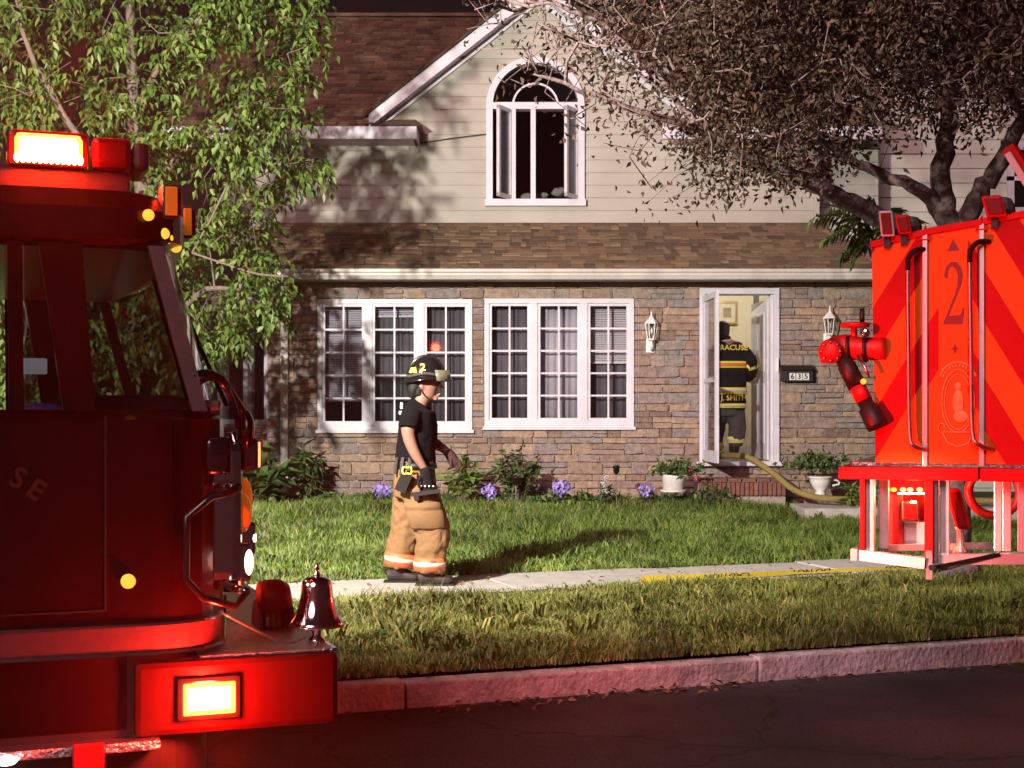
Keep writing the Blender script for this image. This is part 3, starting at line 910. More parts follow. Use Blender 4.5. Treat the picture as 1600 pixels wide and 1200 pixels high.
# eave fascia and its boxed return
xe1 = hx(652, YEm)
m = MB(); zf0, zf1 = hz(219, YEm), hz(199, YEm)
m.bbox(MX0, xe1, YEm - .09, YEm + .0, zf0, zf1, .012); m.box(MX0, xe1 - .02, YEm, YU, zf0 + .01, zf0 + .03); m.box(xe1 - .05, xe1, YEm, YU, zf0 + .01, zf1)
m.build('eave_fascia', 'white_trim', house)
MB().bbox(2 * GC - xe1, MX1, YEm - .09, YEm, zf0, zf1, .012).build('eave_fascia', 'white_trim', house)
m = MB(); xa, xb = hx(592, YEm), hx(660, YEm)
m.add([(xa, YEm - .1, zf1 + .005), (xb, YEm - .1, zf1 + .005), (xb, YU, zf1 + .005), (xa, YU, zf1 + .005), (xa + .1, YU - .05, zf1 + .19), (xb - .12, YU - .05, zf1 + .19)],
      [(0, 1, 5, 4), (1, 2, 5), (2, 3, 4, 5), (3, 0, 4), (0, 3, 2, 1)])
m.build('return_roof', 'shingle', main_roof)
MB().box(UX0, hx(640, YU), YU - .032, YU - .0, zf0 - .05, zf0 + .01).build('upper_frieze', 'siding', house)
# service wire clipped to the gable
MB().tube(catmull([P(560, 228, YU - .04), P(650, 224, YU - .05), P(700, 217, YU - .06), P(764, 209, YU - .05)], 5), .008, 5).build('service_wire', 'black', house)

# recessed rear wing, right of the corner
m = MB(); YG = 18.95; zz = 3.2; k = 0
wing = bpy.data.objects.new('rear_wing', None); COL.objects.link(wing); wing.parent = house
while zz < 5.6:
    MB().add([(hx(1268, YG), YG - .022, zz), (hx(1372, YG), YG - .022, zz), (hx(1372, YG), YG - .002, zz + .15), (hx(1268, YG), YG - .002, zz + .15),
              (hx(1268, YG), YG + .1, zz), (hx(1372, YG), YG + .1, zz)], [(0, 1, 2, 3), (4, 5, 1, 0)]).build('siding_board', 'siding_grey', wing); zz += .15
MB().box(hx(1268, YG), hx(1372, YG), YG + .0, YG + .15, 0, 5.6).build('wing_wall', 'siding_grey', wing)

# ---- entrance
xd0, xd1, zd0, zd1 = DOOR
m = MB(); t = .07
m.box(xd0, xd0 + t, YW - .07, YW + .22, zd0, zd1); m.box(xd1 - t, xd1, YW - .07, YW + .22, zd0, zd1); m.box(xd0 + t, xd1 - t, YW - .07, YW + .22, zd1 - t, zd1)
m.box(xd0 + t, xd0 + t + .03, YW - .02, YW + .1, zd0, zd1 - t); m.box(xd1 - t - .03, xd1 - t, YW - .02, YW + .1, zd0, zd1 - t)
m.build('door_frame', 'white_trim', house)
MB().bbox(xd0 - .04, xd1 + .04, YW - .12, YW + .25, zd0 - .045, zd0 + .008, .008).build('threshold', 'white_trim', house)
# storm door, open outward
sd = bpy.data.objects.new('storm_door', None); COL.objects.link(sd); sd.parent = house
sd.location = Vector((xd0 + .055, YW - .08, zd0 + .02)) - worigin(house); sd.rotation_euler = (0, 0, R(-87.5))
sh, sw_ = zd1 - zd0 - .12, .84
m = MB(); q = .075
m.box(0, sw_, -.02, .02, 0, .14); m.box(0, sw_, -.02, .02, sh - q, sh); m.box(0, q, -.021, .021, 0, sh); m.box(sw_ - q, sw_, -.021, .021, 0, sh); m.box(q, sw_ - q, -.018, .018, .95, 1.0)
m.build('storm_door_frame', 'white_trim', sd, local=True)
MB().box(q, sw_ - q, -.003, .003, .14, .95).build('pane', 'window_glass', sd, local=True)
MB().box(q, sw_ - q, -.003, .003, 1.0, sh - q).build('pane', 'window_glass', sd, local=True)
MB().tube([(sw_ - .04, -.03, 1.0), (sw_ - .04, -.07, 1.0), (sw_ - .13, -.07, 1.0)], .009, 6).build('handle', 'steel', sd, local=True)
# front door, open inward against the right of the hall
fd = bpy.data.objects.new('front_door', None); COL.objects.link(fd); fd.parent = house
fd.location = Vector((xd1 - .08, YW + .20, zd0 + .02)) - worigin(house); fd.rotation_euler = (0, 0, R(94))
m = MB(); m.box(0, .82, -.022, .022, 0, sh - .02); m.build('door_leaf', 'white_trim', fd, local=True)
for a, b, c, d in ((.12, .36, 1.1, 1.85), (.46, .70, 1.1, 1.85), (.12, .36, .2, .95), (.46, .70, .2, .95)):
    MB().bbox(a, b, .016, .030, c, d, .01).build('door_panel', 'white_trim', fd, local=True)
m = MB(); m.ball((.76, .06, 1.0), .03); m.tube([(.76, .02, 1.0), (.76, .06, 1.0)], .012, 6); m.build('knob', 'steel', fd, local=True)
MB().bbox(xd1 - .035, xd1 - .01, YW - .095, YW - .07, hz(582), hz(560), .006).build('doorbell', 'plastic_white', house)
# hall
room('hall', xd0 - .35, xd1 + 1.1, YW + .215, 20.4, zd0, zd1 + .42, 'hall_wall', house, 'hall_floor')
MB().box(hx(1176, 19.4), hx(1184, 19.4), 19.3, 19.34, zd0, hz(458, 19.4)).build('inner_door_edge', 'black', house)
MB().box(hx(1100, 20.3), hx(1176, 20.3), 20.36, 20.395, zd0, zd0 + .12).build('skirting', 'white_trim', house)
pl_ = bpy.data.lights.new('hall_light', 'POINT'); pl_.energy = HALL_W; pl_.color = (1.0, .87, .66); pl_.shadow_soft_size = .12
hl = thing('hall_ceiling_lamp', (hx(1150, 18.9), 18.9, zd1 + .40), 'small warm ceiling lamp lighting the hall behind the front door', 'lamp')
lo = bpy.data.objects.new('hall_light', pl_); COL.objects.link(lo); lo.parent = hl; lo.location = (0, 0, -.16)
MB().lathe([(.03, .0), (.09, -.01), (.10, -.03)], n=16).build('lamp_base', 'steel', hl, local=True)
# framed picture on the hall wall
yp = 20.36
pr = thing('framed_picture', P(1136, 490, yp), 'gilt framed picture with wide pale mat hanging in the hall', 'picture')
xa, xb, za, zb = hx(1120, yp), hx(1152, yp), hz(507, yp), hz(471, yp)
m = MB(); q = .03
m.box(xa, xb, yp - .03, yp, za, za + q); m.box(xa, xb, yp - .03, yp, zb - q, zb); m.box(xa, xa + q, yp - .029, yp, za, zb); m.box(xb - q, xb, yp - .029, yp, za, zb)
m.build('picture_frame', 'frame_gold', pr)
MB().box(xa + .02, xb - .02, yp - .012, yp - .002, za + .02, zb - .02).build('mat_board', 'picture_mat', pr)
MB().box(xa + .09, xb - .09, yp - .016, yp - .011, za + .10, zb - .09).build('print', 'picture_ink', pr)

# brick step below the door
stp = thing('brick_step', (hx(1140, 16.9), 16.9, .2), 'low red brick step under the front door', 'step')
sx0, sx1 = hx(1092, 16.75), hx(1228, 16.75)
MB().box(sx0, sx1, 16.78, YW - .07, .12, hz(752, 16.78) - .004).build('step_core', 'mortar', stp)
nb = 19
for i in range(nb):
    inst('brick', bme, stp, (sx0 + (i + .5) * (sx1 - sx0) / nb, 16.77, hz(764, 16.77)), ((sx1 - sx0) / nb - .010, .06, .155))
for i in range(6):
    inst('brick', bme, stp, (sx0 + (i + .5) * (sx1 - sx0) / 6, 16.90, hz(752, 16.78) + .012), ((sx1 - sx0) / 6 - .012, .30, .045))

# wall lanterns
def lantern(px, py, label):
    c = P(px, py, YW - .16); s_ = .30
    t = thing('wall_lantern', (c.x, YW - .02, c.z), label, 'lantern', 'lanterns beside the front door')
    L = lambda mb, n, mt, sm=False: mb.build(n, mt, t, smooth=sm, local=True)
    y = -.13
    L(MB().bbox(-.055, .055, -.035, 0, -.24, -.06, .02), 'back_plate', 'plastic_white')
    L(MB().tube(catmull([(0, -.03, -.18), (0, -.10, -.20), (0, y, -.15), (0, y, -.09)], 4), .014, 8), 'bracket_arm', 'plastic_white', True)
    L(MB().lathe([(.03, -.10), (.05, -.085), (.05, -.07)], (0, y, 0), 6), 'cage_base', 'plastic_white')
    m = MB()
    for k in range(6):
        a = k * math.pi / 3
        m.tube([(.046 * math.cos(a), y + .046 * math.sin(a), -.08), (.075 * math.cos(a), y + .075 * math.sin(a), .11)], .006, 5)
    L(m, 'cage_bars', 'plastic_white')
    L(MB().lathe([(.043, -.078), (.070, .108)], (0, y, 0), 6), 'lantern_glass', 'lens_glass')
    L(MB().lathe([(.085, .11), (.082, .122), (.05, .16), (.018, .195), (.010, .22), (.010, .25), (.004, .27)], (0, y, 0), 6), 'lantern_roof', 'plastic_white')
    L(MB().ball((0, y, .02), (.022, .022, .04)), 'bulb', 'plastic_white', True)
lantern(1018, 520, 'white cast wall lantern between the window and the front door')
lantern(1297, 512, 'white cast wall lantern above the mailbox, partly behind the nozzle')

# mailbox with house number
c = P(1246, 583, YW - .12)
mb_ = thing('mailbox', (c.x, YW - .03, c.z), 'black wall mailbox with the white house number 635', 'mailbox')
m = MB(); w2 = .185
m.prism([(-w2, 0, -.10), (-w2, -.11, -.10), (-w2, -.11, .04), (-w2, -.07, .085), (-w2, 0, .10)], (2 * w2, 0, 0)); m.build('box', 'black', mb_, local=True)
m = MB(); m.prism([(-w2 - .012, 0, .108), (-w2 - .012, -.07, .094), (-w2 - .012, -.125, .045), (-w2 - .012, -.125, .03), (-w2 - .012, -.118, .03), (-w2 - .012, -.066, .082), (-w2 - .012, 0, .097)], (2 * w2 + .024, 0, 0)); m.build('lid', 'black_gloss', mb_, local=True)
for k, ch in enumerate("635"):
    x = -.065 + k * .083
    pl2 = MB().box(x - .036, x + .036, -.1135, -.1105, -.085, .0).build('number_plate', 'plastic_white', mb_, local=True)
    text_mesh('numeral', ch, .092, 'ink', pl2, (x, -.1145, -.043), extrude=.0006, bold=.0025)

# neighbour's house beyond the tree
YN = 19.4
nh = thing('neighbour_house', (8.5, YN, .2), 'pale sided house behind the street tree, mostly hidden', 'house')
zz = .3
while zz < 6.4:
    MB().add([(hx(1366, YN), YN - .025, zz), (14, YN - .025, zz), (14, YN - .002, zz + .2), (hx(1366, YN), YN - .002, zz + .2), (hx(1366, YN), YN + .1, zz), (14, YN + .1, zz)],
             [(0, 1, 2, 3), (4, 5, 1, 0)]).build('siding_board', 'siding_pale', nh); zz += .2
MB().box(hx(1366, YN), 14, YN, YN + 6, 0, 6.5).build('wall', 'siding_pale', nh)
MB().box(hx(1362, YN), hx(1373, YN), YN - .05, YN + .1, .1, 6.5).build('corner_board', 'white_trim', nh)
m = MB(); wa, wb, wza, wzb = hx(1572, YN), hx(1650, YN), hz(335, YN), hz(225, YN)
for a, b, c, d in ((wa, wa + .09, wza, wzb), (wb - .09, wb, wza, wzb), (wa, wb, wza, wza + .09), (wa, wb, wzb - .09, wzb), (wa, wb, (wza + wzb) / 2 - .03, (wza + wzb) / 2 + .03)):
    m.box(a, b, YN - .07, YN - .02, c, d)
w_ = m.build('window', 'white_trim', nh)
MB().box(wa + .08, wb - .08, YN - .04, YN - .03, wza + .08, wzb - .08).build('pane', 'black_gloss', w_)
m = MB(); m.prism([(hx(1366, YN) - .1, YN - .4, 6.4), (hx(1366, YN) - .1, YN + 3, 8.6), (hx(1366, YN) - .1, YN + 6.5, 6.4)], (8, 0, 0)); m.build('roof', 'roof_base', nh)
# ------------------------------------------------------------------ fire engine, parked along the kerb at the left
TF = Frame(-0.55, 4.48, STREET_A, Z_STREET)
engine = thing('fire_engine', (TF.o[0], TF.o[1], TF.z0), 'red fire engine cab darkened for shade, with lit red warning lights and a chrome bell', 'fire engine', rotz=STREET_A)
W_T = 2.35
def E(mb, name, mat, sm=False, parent=None): return mb.build(name, mat, parent or engine, smooth=sm, local=True)
T = TF.at
ZB = T(200, 985).z        # bottom of the red cab
ZBELT = T(330, 640).z     # belt line
ZTOP = T(150, 385).z      # top of the window openings
ZROOF = T(150, 292).z
XF = T(347, 960, .25).x   # front of the cab
XBACK = -1.75
def plan(xf, r, x_back=XBACK, y0=0.0, y1=W_T, n=7, bulge=.10):
    """rounded plan outline, counter-clockwise from the near rear corner"""
    pts = [(x_back, y0)]
    for i in range(n + 1):
        a = R(-90 + 90 * i / n); pts.append((xf - r + r * math.cos(a), y0 + r + r * math.sin(a)))
    for i in range(1, 6):
        t = i / 6; pts.append((xf + bulge * math.sin(math.pi * t), y0 + r + (y1 - y0 - 2 * r) * t))
    for i in range(n + 1):
        a = R(90 * i / n); pts.append((xf - r + r * math.cos(a), y1 - r + r * math.sin(a)))
    pts.append((x_back, y1))
    return pts
pl = plan(XF, .24)
m = MB(); m.prism([(x, y, ZB) for x, y in pl], (0, 0, ZBELT - ZB - .03)); E(m, 'cab_body', 'truck_red_shaded')
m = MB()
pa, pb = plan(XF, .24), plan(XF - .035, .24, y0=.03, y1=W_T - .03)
n = len(pa); m.add([(x, y, ZBELT - .03) for x, y in pa] + [(x, y, ZBELT) for x, y in pb], [(i, (i + 1) % n, n + (i + 1) % n, n + i) for i in range(n)] + [tuple(range(n, 2 * n))]); E(m, 'cab_sill', 'truck_red_shaded')
# reflective stripe and dark lower skirt
def band(z0, z1, off, mat, name, xf=XF, r=.24):
    q = plan(xf + off, r + off, y0=-off, y1=W_T + off); q2 = plan(xf - .01, r, y0=.01, y1=W_T - .01)
    m = MB(); n = len(q)
    m.add([(x, y, z0) for x, y in q] + [(x, y, z1) for x, y in q] + [(x, y, z0) for x, y in q2] + [(x, y, z1) for x, y in q2],
          [(i, i + 1, n + i + 1, n + i) for i in range(n - 1)] + [(2 * n + i + 1, 2 * n + i, i, i + 1)[::-1] for i in range(n - 1)] + [(n + i, n + i + 1, 3 * n + i + 1, 3 * n + i) for i in range(n - 1)])
    return E(m, name, mat)
ZS1, ZS0 = T(340, 972).z, T(340, 1012).z
band(ZS0, ZS1, .004, 'cab_stripe', 'reflective_stripe')
band(ZS1, ZS1 + .008, .010, 'chrome', 'chrome_strip'); band(ZS0 - .008, ZS0, .010, 'chrome', 'chrome_strip')
m = MB(); m.prism([(x, y, .32) for x, y in plan(XF - .06, .2, y0=.04, y1=W_T - .04)], (0, 0, ZB - .32)); E(m, 'chassis_skirt', 'black')
# door gap lines and handle on the near side
m = MB()
xg = T(165, 800).x
m.box(xg - .003, xg + .003, -.003, .001, ZB + .06, ZBELT - .02); m.box(XBACK + .3, xg, -.003, .001, ZB + .06, ZB + .065)
E(m, 'door_gap', 'black')
E(MB().bbox(-1.35, -1.2, -.03, -.003, 1.33, 1.37, .01), 'door_handle', 'chrome')
# cab uprights and roof
def post(a, b, w, mat, name, d=.06, dy=0.0):
    a = Vector(a); b = Vector(b)
    m = MB(); m.hexa([(a.x - w / 2, dy, a.z), (a.x + w / 2, dy, a.z), (a.x + w / 2, dy + d, a.z), (a.x - w / 2, dy + d, a.z),
                      (b.x - w / 2, dy, b.z), (b.x + w / 2, dy, b.z), (b.x + w / 2, dy + d, b.z), (b.x - w / 2, dy + d, b.z)]); return E(m, name, mat)
zb, zt = ZBELT - .005, ZTOP + .01
def on(px, py, dy=0.0): return T(px, py, dy)
def near_far(x0b, x1b, x0t, x1t, name, mat='truck_red_shaded', d=.07):
    for y in (0.012, W_T - .012 - d):
        m = MB(); m.hexa([(x0b, y, zb), (x1b, y, zb), (x1b, y + d, zb), (x0b, y + d, zb), (x0t, y, zt), (x1t, y, zt), (x1t, y + d, zt), (x0t, y + d, zt)]); E(m, name, mat)
xB0, xB1 = T(14, 620).x, T(38, 620).x
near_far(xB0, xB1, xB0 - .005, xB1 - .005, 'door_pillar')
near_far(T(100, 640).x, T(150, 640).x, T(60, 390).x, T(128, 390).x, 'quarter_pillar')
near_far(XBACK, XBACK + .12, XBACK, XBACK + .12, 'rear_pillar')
xw0, xw1 = T(318, 640).x, T(248, 380).x      # windshield post foot and head
near_far(xw0 - .03, xw0 + .015, xw1 - .03, xw1 + .015, 'windshield_pillar', 'steel', .05)
# windshield: curved sheet between the front posts
m = MB(); V = []; F = []; nw = 14
for i in range(nw + 1):
    t = i / nw; y = .05 + (W_T - .1) * t; bl = .10 * (1 - (2 * t - 1) ** 4)
    V += [(xw0 + .012 + bl * 1.05, y, zb), (xw1 + .012 + bl, y, zt)]
for i in range(nw): F.append((2 * i, 2 * i + 2, 2 * i + 3, 2 * i + 1))
o = E(m.add(V, F), 'windshield', 'cab_glass', True)
m = MB(); m.tube([Vector(V[2 * i]) for i in range(nw + 1)], .018, 6); E(m, 'windshield_seal', 'rubber')
m = MB(); c = nw // 2; m.tube([Vector(V[2 * c]), Vector(V[2 * c + 1])], .016, 6); E(m, 'windshield_divider', 'rubber')
m = MB(); a_, b_ = Vector(V[6]), Vector(V[7]); m.tube([a_ + Vector((.03, -.1, .02)), a_.lerp(b_, .45) + Vector((.025, .08, 0)), a_.lerp(b_, .8) + Vector((.02, .2, 0))], .008, 5); E(m, 'wiper', 'rubber')
# cowl below the windshield (brushed metal ledge)
m = MB(); m.bbox(xw0 - .02, XF - .03, .05, W_T - .05, ZBELT - .004, ZBELT + .03, .012); E(m, 'cowl', 'steel')
# side glass
for y in (.035, W_T - .035):
    m = MB(); m.add([(xB1, y, zb), (T(102, 640).x, y, zb), (T(62, 390).x, y, zt), (xB1, y, zt)], [(0, 1, 2, 3)]); E(m, 'door_window', 'cab_glass')
    m = MB(); m.add([(T(148, 640).x, y, zb), (xw0 - .03, y, zb), (xw1 - .03, y, zt), (T(126, 390).x, y, zt)], [(0, 1, 2, 3)]); E(m, 'quarter_window', 'cab_glass')
# roof with front visor
pr_ = plan(xw1 + .10, .22, y0=-.005, y1=W_T + .005, bulge=.05)
pr2 = plan(xw1 + .03, .2, y0=.05, y1=W_T - .05, bulge=.05)
m = MB(); n = len(pr_)
zr = [ZTOP, ZTOP + .03, ZROOF - .06, ZROOF]
m.add([(x, y, zr[0]) for x, y in pr2] + [(x, y, zr[1]) for x, y in pr_] + [(x, y, zr[2]) for x, y in pr_] + [(x, y, zr[3]) for x, y in pr2],
      [(k * n + i, k * n + (i + 1) % n, (k + 1) * n + (i + 1) % n, (k + 1) * n + i) for k in range(3) for i in range(n)] + [tuple(range(n))[::-1], tuple(range(3 * n, 4 * n))])
E(m, 'cab_roof', 'truck_red_shaded')
# interior
E(MB().bbox(xw0 - .34, xw0 - .02, .12, W_T - .12, ZBELT - .12, ZBELT + .045, .05), 'dashboard', 'black')
E(MB().bbox(XBACK + .05, XBACK + .1, .05, W_T - .05, .6, ZTOP, .01), 'cab_rear_wall', 'black')
p = T(52, 572, 1.2); E(MB().bbox(p.x - .05, p.x + .05, 1.2, 1.23, p.z - .03, p.z + .03, .006), 'console_screen', 'screen_grey')
for y in (.5, 1.75):
    x = T(190, 600, y).x
    E(MB().bbox(x - .33, x - .18, y - .22, y + .22, ZBELT - .6, ZBELT + .02, .05), 'seat', 'blue_seat')
m = MB(); c0 = Vector((xw0 - .38, .55, ZBELT + .09)); m.tube([c0 + Vector((.10 * math.cos(t) * .5, .19 * math.sin(t), .16 * math.cos(t))) for t in np.linspace(0, 2 * math.pi, 22)], .014, 6); E(m, 'steering_wheel', 'black')
# ---- light bar on the roof
yb_ = .42
a, b = T(8, 262, yb_), T(206, 205, yb_)
lb = E(MB().bbox(a.x - .3, b.x, yb_ + .05, yb_ + .25, ZROOF - .01, T(75, 252, yb_).z - .012, .01), 'light_bar_base', 'black')
z0l, z1l = T(75, 252, yb_).z, T(75, 207, yb_).z
xl0, xl1 = T(22, 230, yb_).x, T(130, 230, yb_).x
E(MB().bbox(xl0 + .012, xl1 - .012, yb_ + .001, yb_ + .06, z0l + .012, z1l - .012, .02), 'led_lens', 'red_lit', True)
E(MB().bbox(xl0 - .004, xl1 + .004, yb_ + .006, yb_ + .06, z0l - .002, z1l + .002, .024), 'led_lens_halo', 'red_halo', True)  # added outer slab, only draws the glow round the lens
k = 12
for i in range(k): E(MB().ball((xl0 + (xl1 - xl0) * (i + .5) / k, yb_ + .010, z0l + .010), ((xl1 - xl0) / k * .5, .012, .016), 10, 6), 'led_cell', 'red_lit', True)
E(MB().bbox(xl0 - .02, xl1 + .02, yb_ + .012, yb_ + .27, z0l - .012, z1l + .01, .02), 'light_bar_reflector', 'red_lens')
E(MB().bbox(xl1 + .03, b.x, yb_ + .01, yb_ + .28, z0l - .01, z1l, .02), 'light_bar_lens', 'red_lens')
E(MB().bbox(b.x + .005, b.x + .06, yb_ + .01, yb_ + .28, z0l - .01, z1l - .01, .02), 'light_bar_end', 'black')
# boxy clearance lamps on the front of the roof
for px0, px1, py0, py1, dy in ((254, 279, 288, 340, .02), (283, 301, 322, 371, .30)):
    q0, q1 = T(px0, py1, dy), T(px1, py0, dy)
    bx_ = E(MB().bbox(q0.x, q1.x, dy, dy + .13, q0.z, q1.z, .008), 'warning_lamp', 'black')
    E(MB().bbox(q0.x + .008, q1.x - .003, dy - .006, dy + .004, q0.z + .008, q1.z - .008, .004), 'amber_side_lens', 'amber_lens', parent=bx_)
    E(MB().bbox(q1.x - .004, q1.x + .012, dy + .01, dy + .12, q0.z + .01, q1.z - .01, .004), 'front_lens', 'red_lens', parent=bx_)
for px, py, dy, mt in ((232, 336, -.004, 'amber_lit'), (256, 365, .05, 'amber_lit'), (262, 372, .08, 'amber_lit'), (275, 386, .16, 'amber_lit')):
    q = T(px, py, dy); E(MB().ball(q, (.018, .014, .018), 10, 7), 'marker_light', mt, True)
q = T(200, 908); E(MB().lathe([(.022, 0), (.022, -.010), (.012, -.018)], q, 14, 'y'), 'marker_light', 'amber_lit', True)
# side letters of the city name, in an arc, only the end of the word inside the picture
for ch, px, py, an in (("S", 28, 748, 26), ("E", 56, 766, 34)):
    q = T(px, py); text_mesh('door_letter', ch, .085, 'door_gold', engine, (q.x, -.004, q.z), rot=(R(90), R(an), 0), bold=.002)
# ---- front: grille, headlamps, bumper
XF2 = XF + .10
E(MB().bbox(XF - .02, XF + .12, .55, W_T - .55, ZB + .05, ZBELT - .1, .03), 'grille', 'chrome')
for side, ys in (('near', .10), ('far', W_T - .42)):
    bez = E(MB().bbox(XF - .10, XF + .045, ys, ys + .32, T(380, 905, .15).z, T(380, 690, .15).z, .03), 'headlamp_bezel', 'chrome')
    zz0 = T(375, 905, .2).z; zz1 = T(375, 845, .2).z
    E(MB().bbox(XF + .03, XF + .075, ys + .02, ys + .14, zz0, zz1, .012), 'headlamp', 'chrome', parent=bez)
    E(MB().ball((XF + .066, ys + .04, (zz0 + zz1) / 2), (.016, .05, .045), 12, 8), 'headlamp_bulb', 'headlamp', True, parent=bez)
    E(MB().bbox(XF + .03, XF + .115, ys + .17, ys + .30, T(395, 865, .3).z, T(395, 815, .3).z, .012), 'headlamp', 'chrome', parent=bez)
    E(MB().ball((XF + .108, ys + .22, T(395, 840, .3).z), (.014, .055, .03), 12, 8), 'headlamp_bulb', 'headlamp', True, parent=bez)
    E(MB().ball((XF + .055, ys + .08, T(375, 800, .2).z), (.03, .055, .065), 12, 8), 'turn_signal', 'amber_lens', True, parent=bez)
    E(MB().ball((XF + .085, ys + .24, T(390, 780, .3).z), (.03, .055, .07), 12, 8), 'turn_signal', 'amber_lens', True, parent=bez)
# front-facing red warning lamps, with their light
for ys, zz in ((.62, .98), (W_T - .62, .98), (.22, 1.42)):
    wl = E(MB().bbox(XF + .02, XF + .10, ys - .09, ys + .09, zz - .05, zz + .05, .012), 'front_warning_lamp', 'black')
    E(MB().bbox(XF + .098, XF + .106, ys - .08, ys + .08, zz - .04, zz + .04, .006), 'lamp_lens', 'red_led', parent=wl)
def spot(name, parent, loc, target_world, watts, col, size_deg, blend, soft):
    ld = bpy.data.lights.new(name, 'SPOT'); ld.energy = watts; ld.color = col; ld.spot_size = R(size_deg); ld.spot_blend = blend; ld.shadow_soft_size = soft
    o = bpy.data.objects.new(name, ld); COL.objects.link(o); o.parent = parent; o.location = loc
    wl = Vector(parent.location) + Matrix.Rotation(parent.rotation_euler.z, 3, 'Z') @ Vector(loc)
    d = Vector(target_world) - wl
    o.rotation_euler = (Matrix.Rotation(-parent.rotation_euler.z, 3, 'Z') @ d).to_track_quat('-Z', 'Y').to_euler()
    return o
spot('front_warning_light', engine, (XF + .17, .62, .95), (2.3, 6.7, 1.10), FRONT_RED_W, (1.0, .012, .008), 46, .8, .06)
spot('headlamp_light', engine, (XF + .14, .35, T(395, 840, .3).z), (2.0, 6.9, .80), 560, (1.0, .60, .45), 13, .5, .05)
# bumper extension with tread plate top, bell, siren
zb0, zb1 = T(528, 1130).z, T(528, 1018).z
bump_ = E(MB().bbox(XF - .3, 0, .0, W_T, zb0, zb1, .02), 'bumper', 'bumper_red_shaded')
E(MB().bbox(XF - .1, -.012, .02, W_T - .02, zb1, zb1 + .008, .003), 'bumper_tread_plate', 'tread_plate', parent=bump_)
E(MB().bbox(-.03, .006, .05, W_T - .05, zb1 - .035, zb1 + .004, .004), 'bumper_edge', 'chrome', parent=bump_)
E(MB().bbox(XBACK, XF - .303, .04, .5, T(100, 1160).z, ZB - .002, .015), 'lower_skirt', 'truck_red_shaded')
# lower red warning lamp facing the camera
q0, q1 = T(285, 1117), T(366, 1062)
lamp = E(MB().bbox(q0.x - .018, q1.x + .018, -.022, .03, q0.z - .018, q1.z + .018, .012), 'side_warning_lamp', 'black_gloss')
E(MB().bbox(q0.x + .010, q1.x - .010, -.0245, -.004, q0.z + .010, q1.z - .010, .016), 'led_lens', 'red_lit', True, parent=lamp)
E(MB().bbox(q0.x - .005, q1.x + .005, -.0232, -.004, q0.z - .005, q1.z + .005, .02), 'led_lens_halo', 'red_halo', True, parent=lamp)
pdl = bpy.data.lights.new('side_warning_light', 'POINT'); pdl.energy = 80; pdl.color = (1, .03, .015); pdl.shadow_soft_size = .05
o = bpy.data.objects.new('side_warning_light', pdl); COL.objects.link(o); o.parent = engine; o.location = ((q0.x + q1.x) / 2, -.115, (q0.z + q1.z) / 2)
pdl = bpy.data.lights.new('light_bar_light', 'POINT'); pdl.energy = 40; pdl.color = (1, .05, .02); pdl.shadow_soft_size = .08
o = bpy.data.objects.new('light_bar_light', pdl); COL.objects.link(o); o.parent = engine; o.location = ((xl0 + xl1) / 2, yb_ + .1, z1l + .30)
# bell on its bracket
bc = T(495, 985, .16)
bz = zb1 + .008
prof = [(.0, 0), (.118, 0), (.124, .008), (.112, .022), (.094, .05), (.080, .085), (.070, .13), (.066, .175), (.062, .198), (.045, .213), (.0, .218)]
bh0 = T(495, 978, .16).z
kx = (T(497, 900, .16).z - bh0) / .218
bell = E(MB().lathe([(r * kx + 1e-4, bh0 + z * kx) for r, z in prof], (bc.x, .16, 0), 32), 'bell', 'chrome', True)
E(MB().lathe([(.028, bz), (.028, bz + .01), (.016, bz + .02), (.016, bh0 + .02)], (bc.x, .16, 0), 14), 'bell_post', 'chrome', True, parent=bell)
zt_ = bh0 + .218 * kx
E(MB().lathe([(.012, zt_ - .004), (.014, zt_ + .006), (.007, zt_ + .014), (.009, zt_ + .024), (.007, zt_ + .038), (.001, zt_ + .044)], (bc.x, .16, 0), 12), 'bell_finial', 'chrome', True, parent=bell)
sc_ = T(424, 940, .55)
E(MB().lathe([(.02, -.05), (.07, -.045), (.078, -.02), (.078, .03), (.06, .06), (.02, .07)], (sc_.x, .55, sc_.z), 20, 'x'), 'siren', 'truck_red_matte', True)
m = MB()
for i in range(6): m.lathe([(.086, -.006), (.086, .006)], (sc_.x - .05 + i * .022, .55, sc_.z - .075), 16, 'x')
E(m, 'siren_grille', 'red_lens')
E(MB().bbox(sc_.x - .06, sc_.x + .07, .49, .61, zb1 + .008, sc_.z - .10, .01), 'siren_bracket', 'steel')
E(MB().tube(catmull([T(348, 958, .05), T(400, 985, .08), T(445, 1005, .10), T(478, 996, .12)], 5), .004, 5), 'bell_cord', 'steel', True)
# mirrors and grab rails at the near front corner
MA = [(300, 588), (322, 583), (345, 592), (362, 615), (378, 640), (386, 655)]
E(MB().tube(catmull([T(px, py, .02 + .03 * i) for i, (px, py) in enumerate(MA)], 4), .0125, 8), 'mirror_arm', 'black_gloss', True)
MA = [(304, 602), (330, 590), (352, 604), (368, 640), (372, 668)]
E(MB().tube(catmull([T(px, py, .02 + .03 * i) for i, (px, py) in enumerate(MA)], 4), .010, 8), 'mirror_arm', 'black_gloss', True)
q = T(384, 672, .16); E(MB().ball(q, (.028, .06, .066), 16, 10), 'mirror_head', 'truck_red_shaded', True)
q = T(345, 712, .10); E(MB().bbox(q.x - .055, q.x + .03, .06, .12, q.z - .06, q.z + .06, .02), 'mirror_head', 'black_gloss', True)
q = T(367, 705, .12); E(MB().tube([(q.x - .01, .12, q.z + .06), (q.x + .012, .13, q.z), (q.x - .005, .12, q.z - .16)], .012, 8), 'mirror_bracket', 'chrome', True)
HX = [(358, 770), (330, 776), (292, 808), (290, 905), (318, 935), (368, 948)]
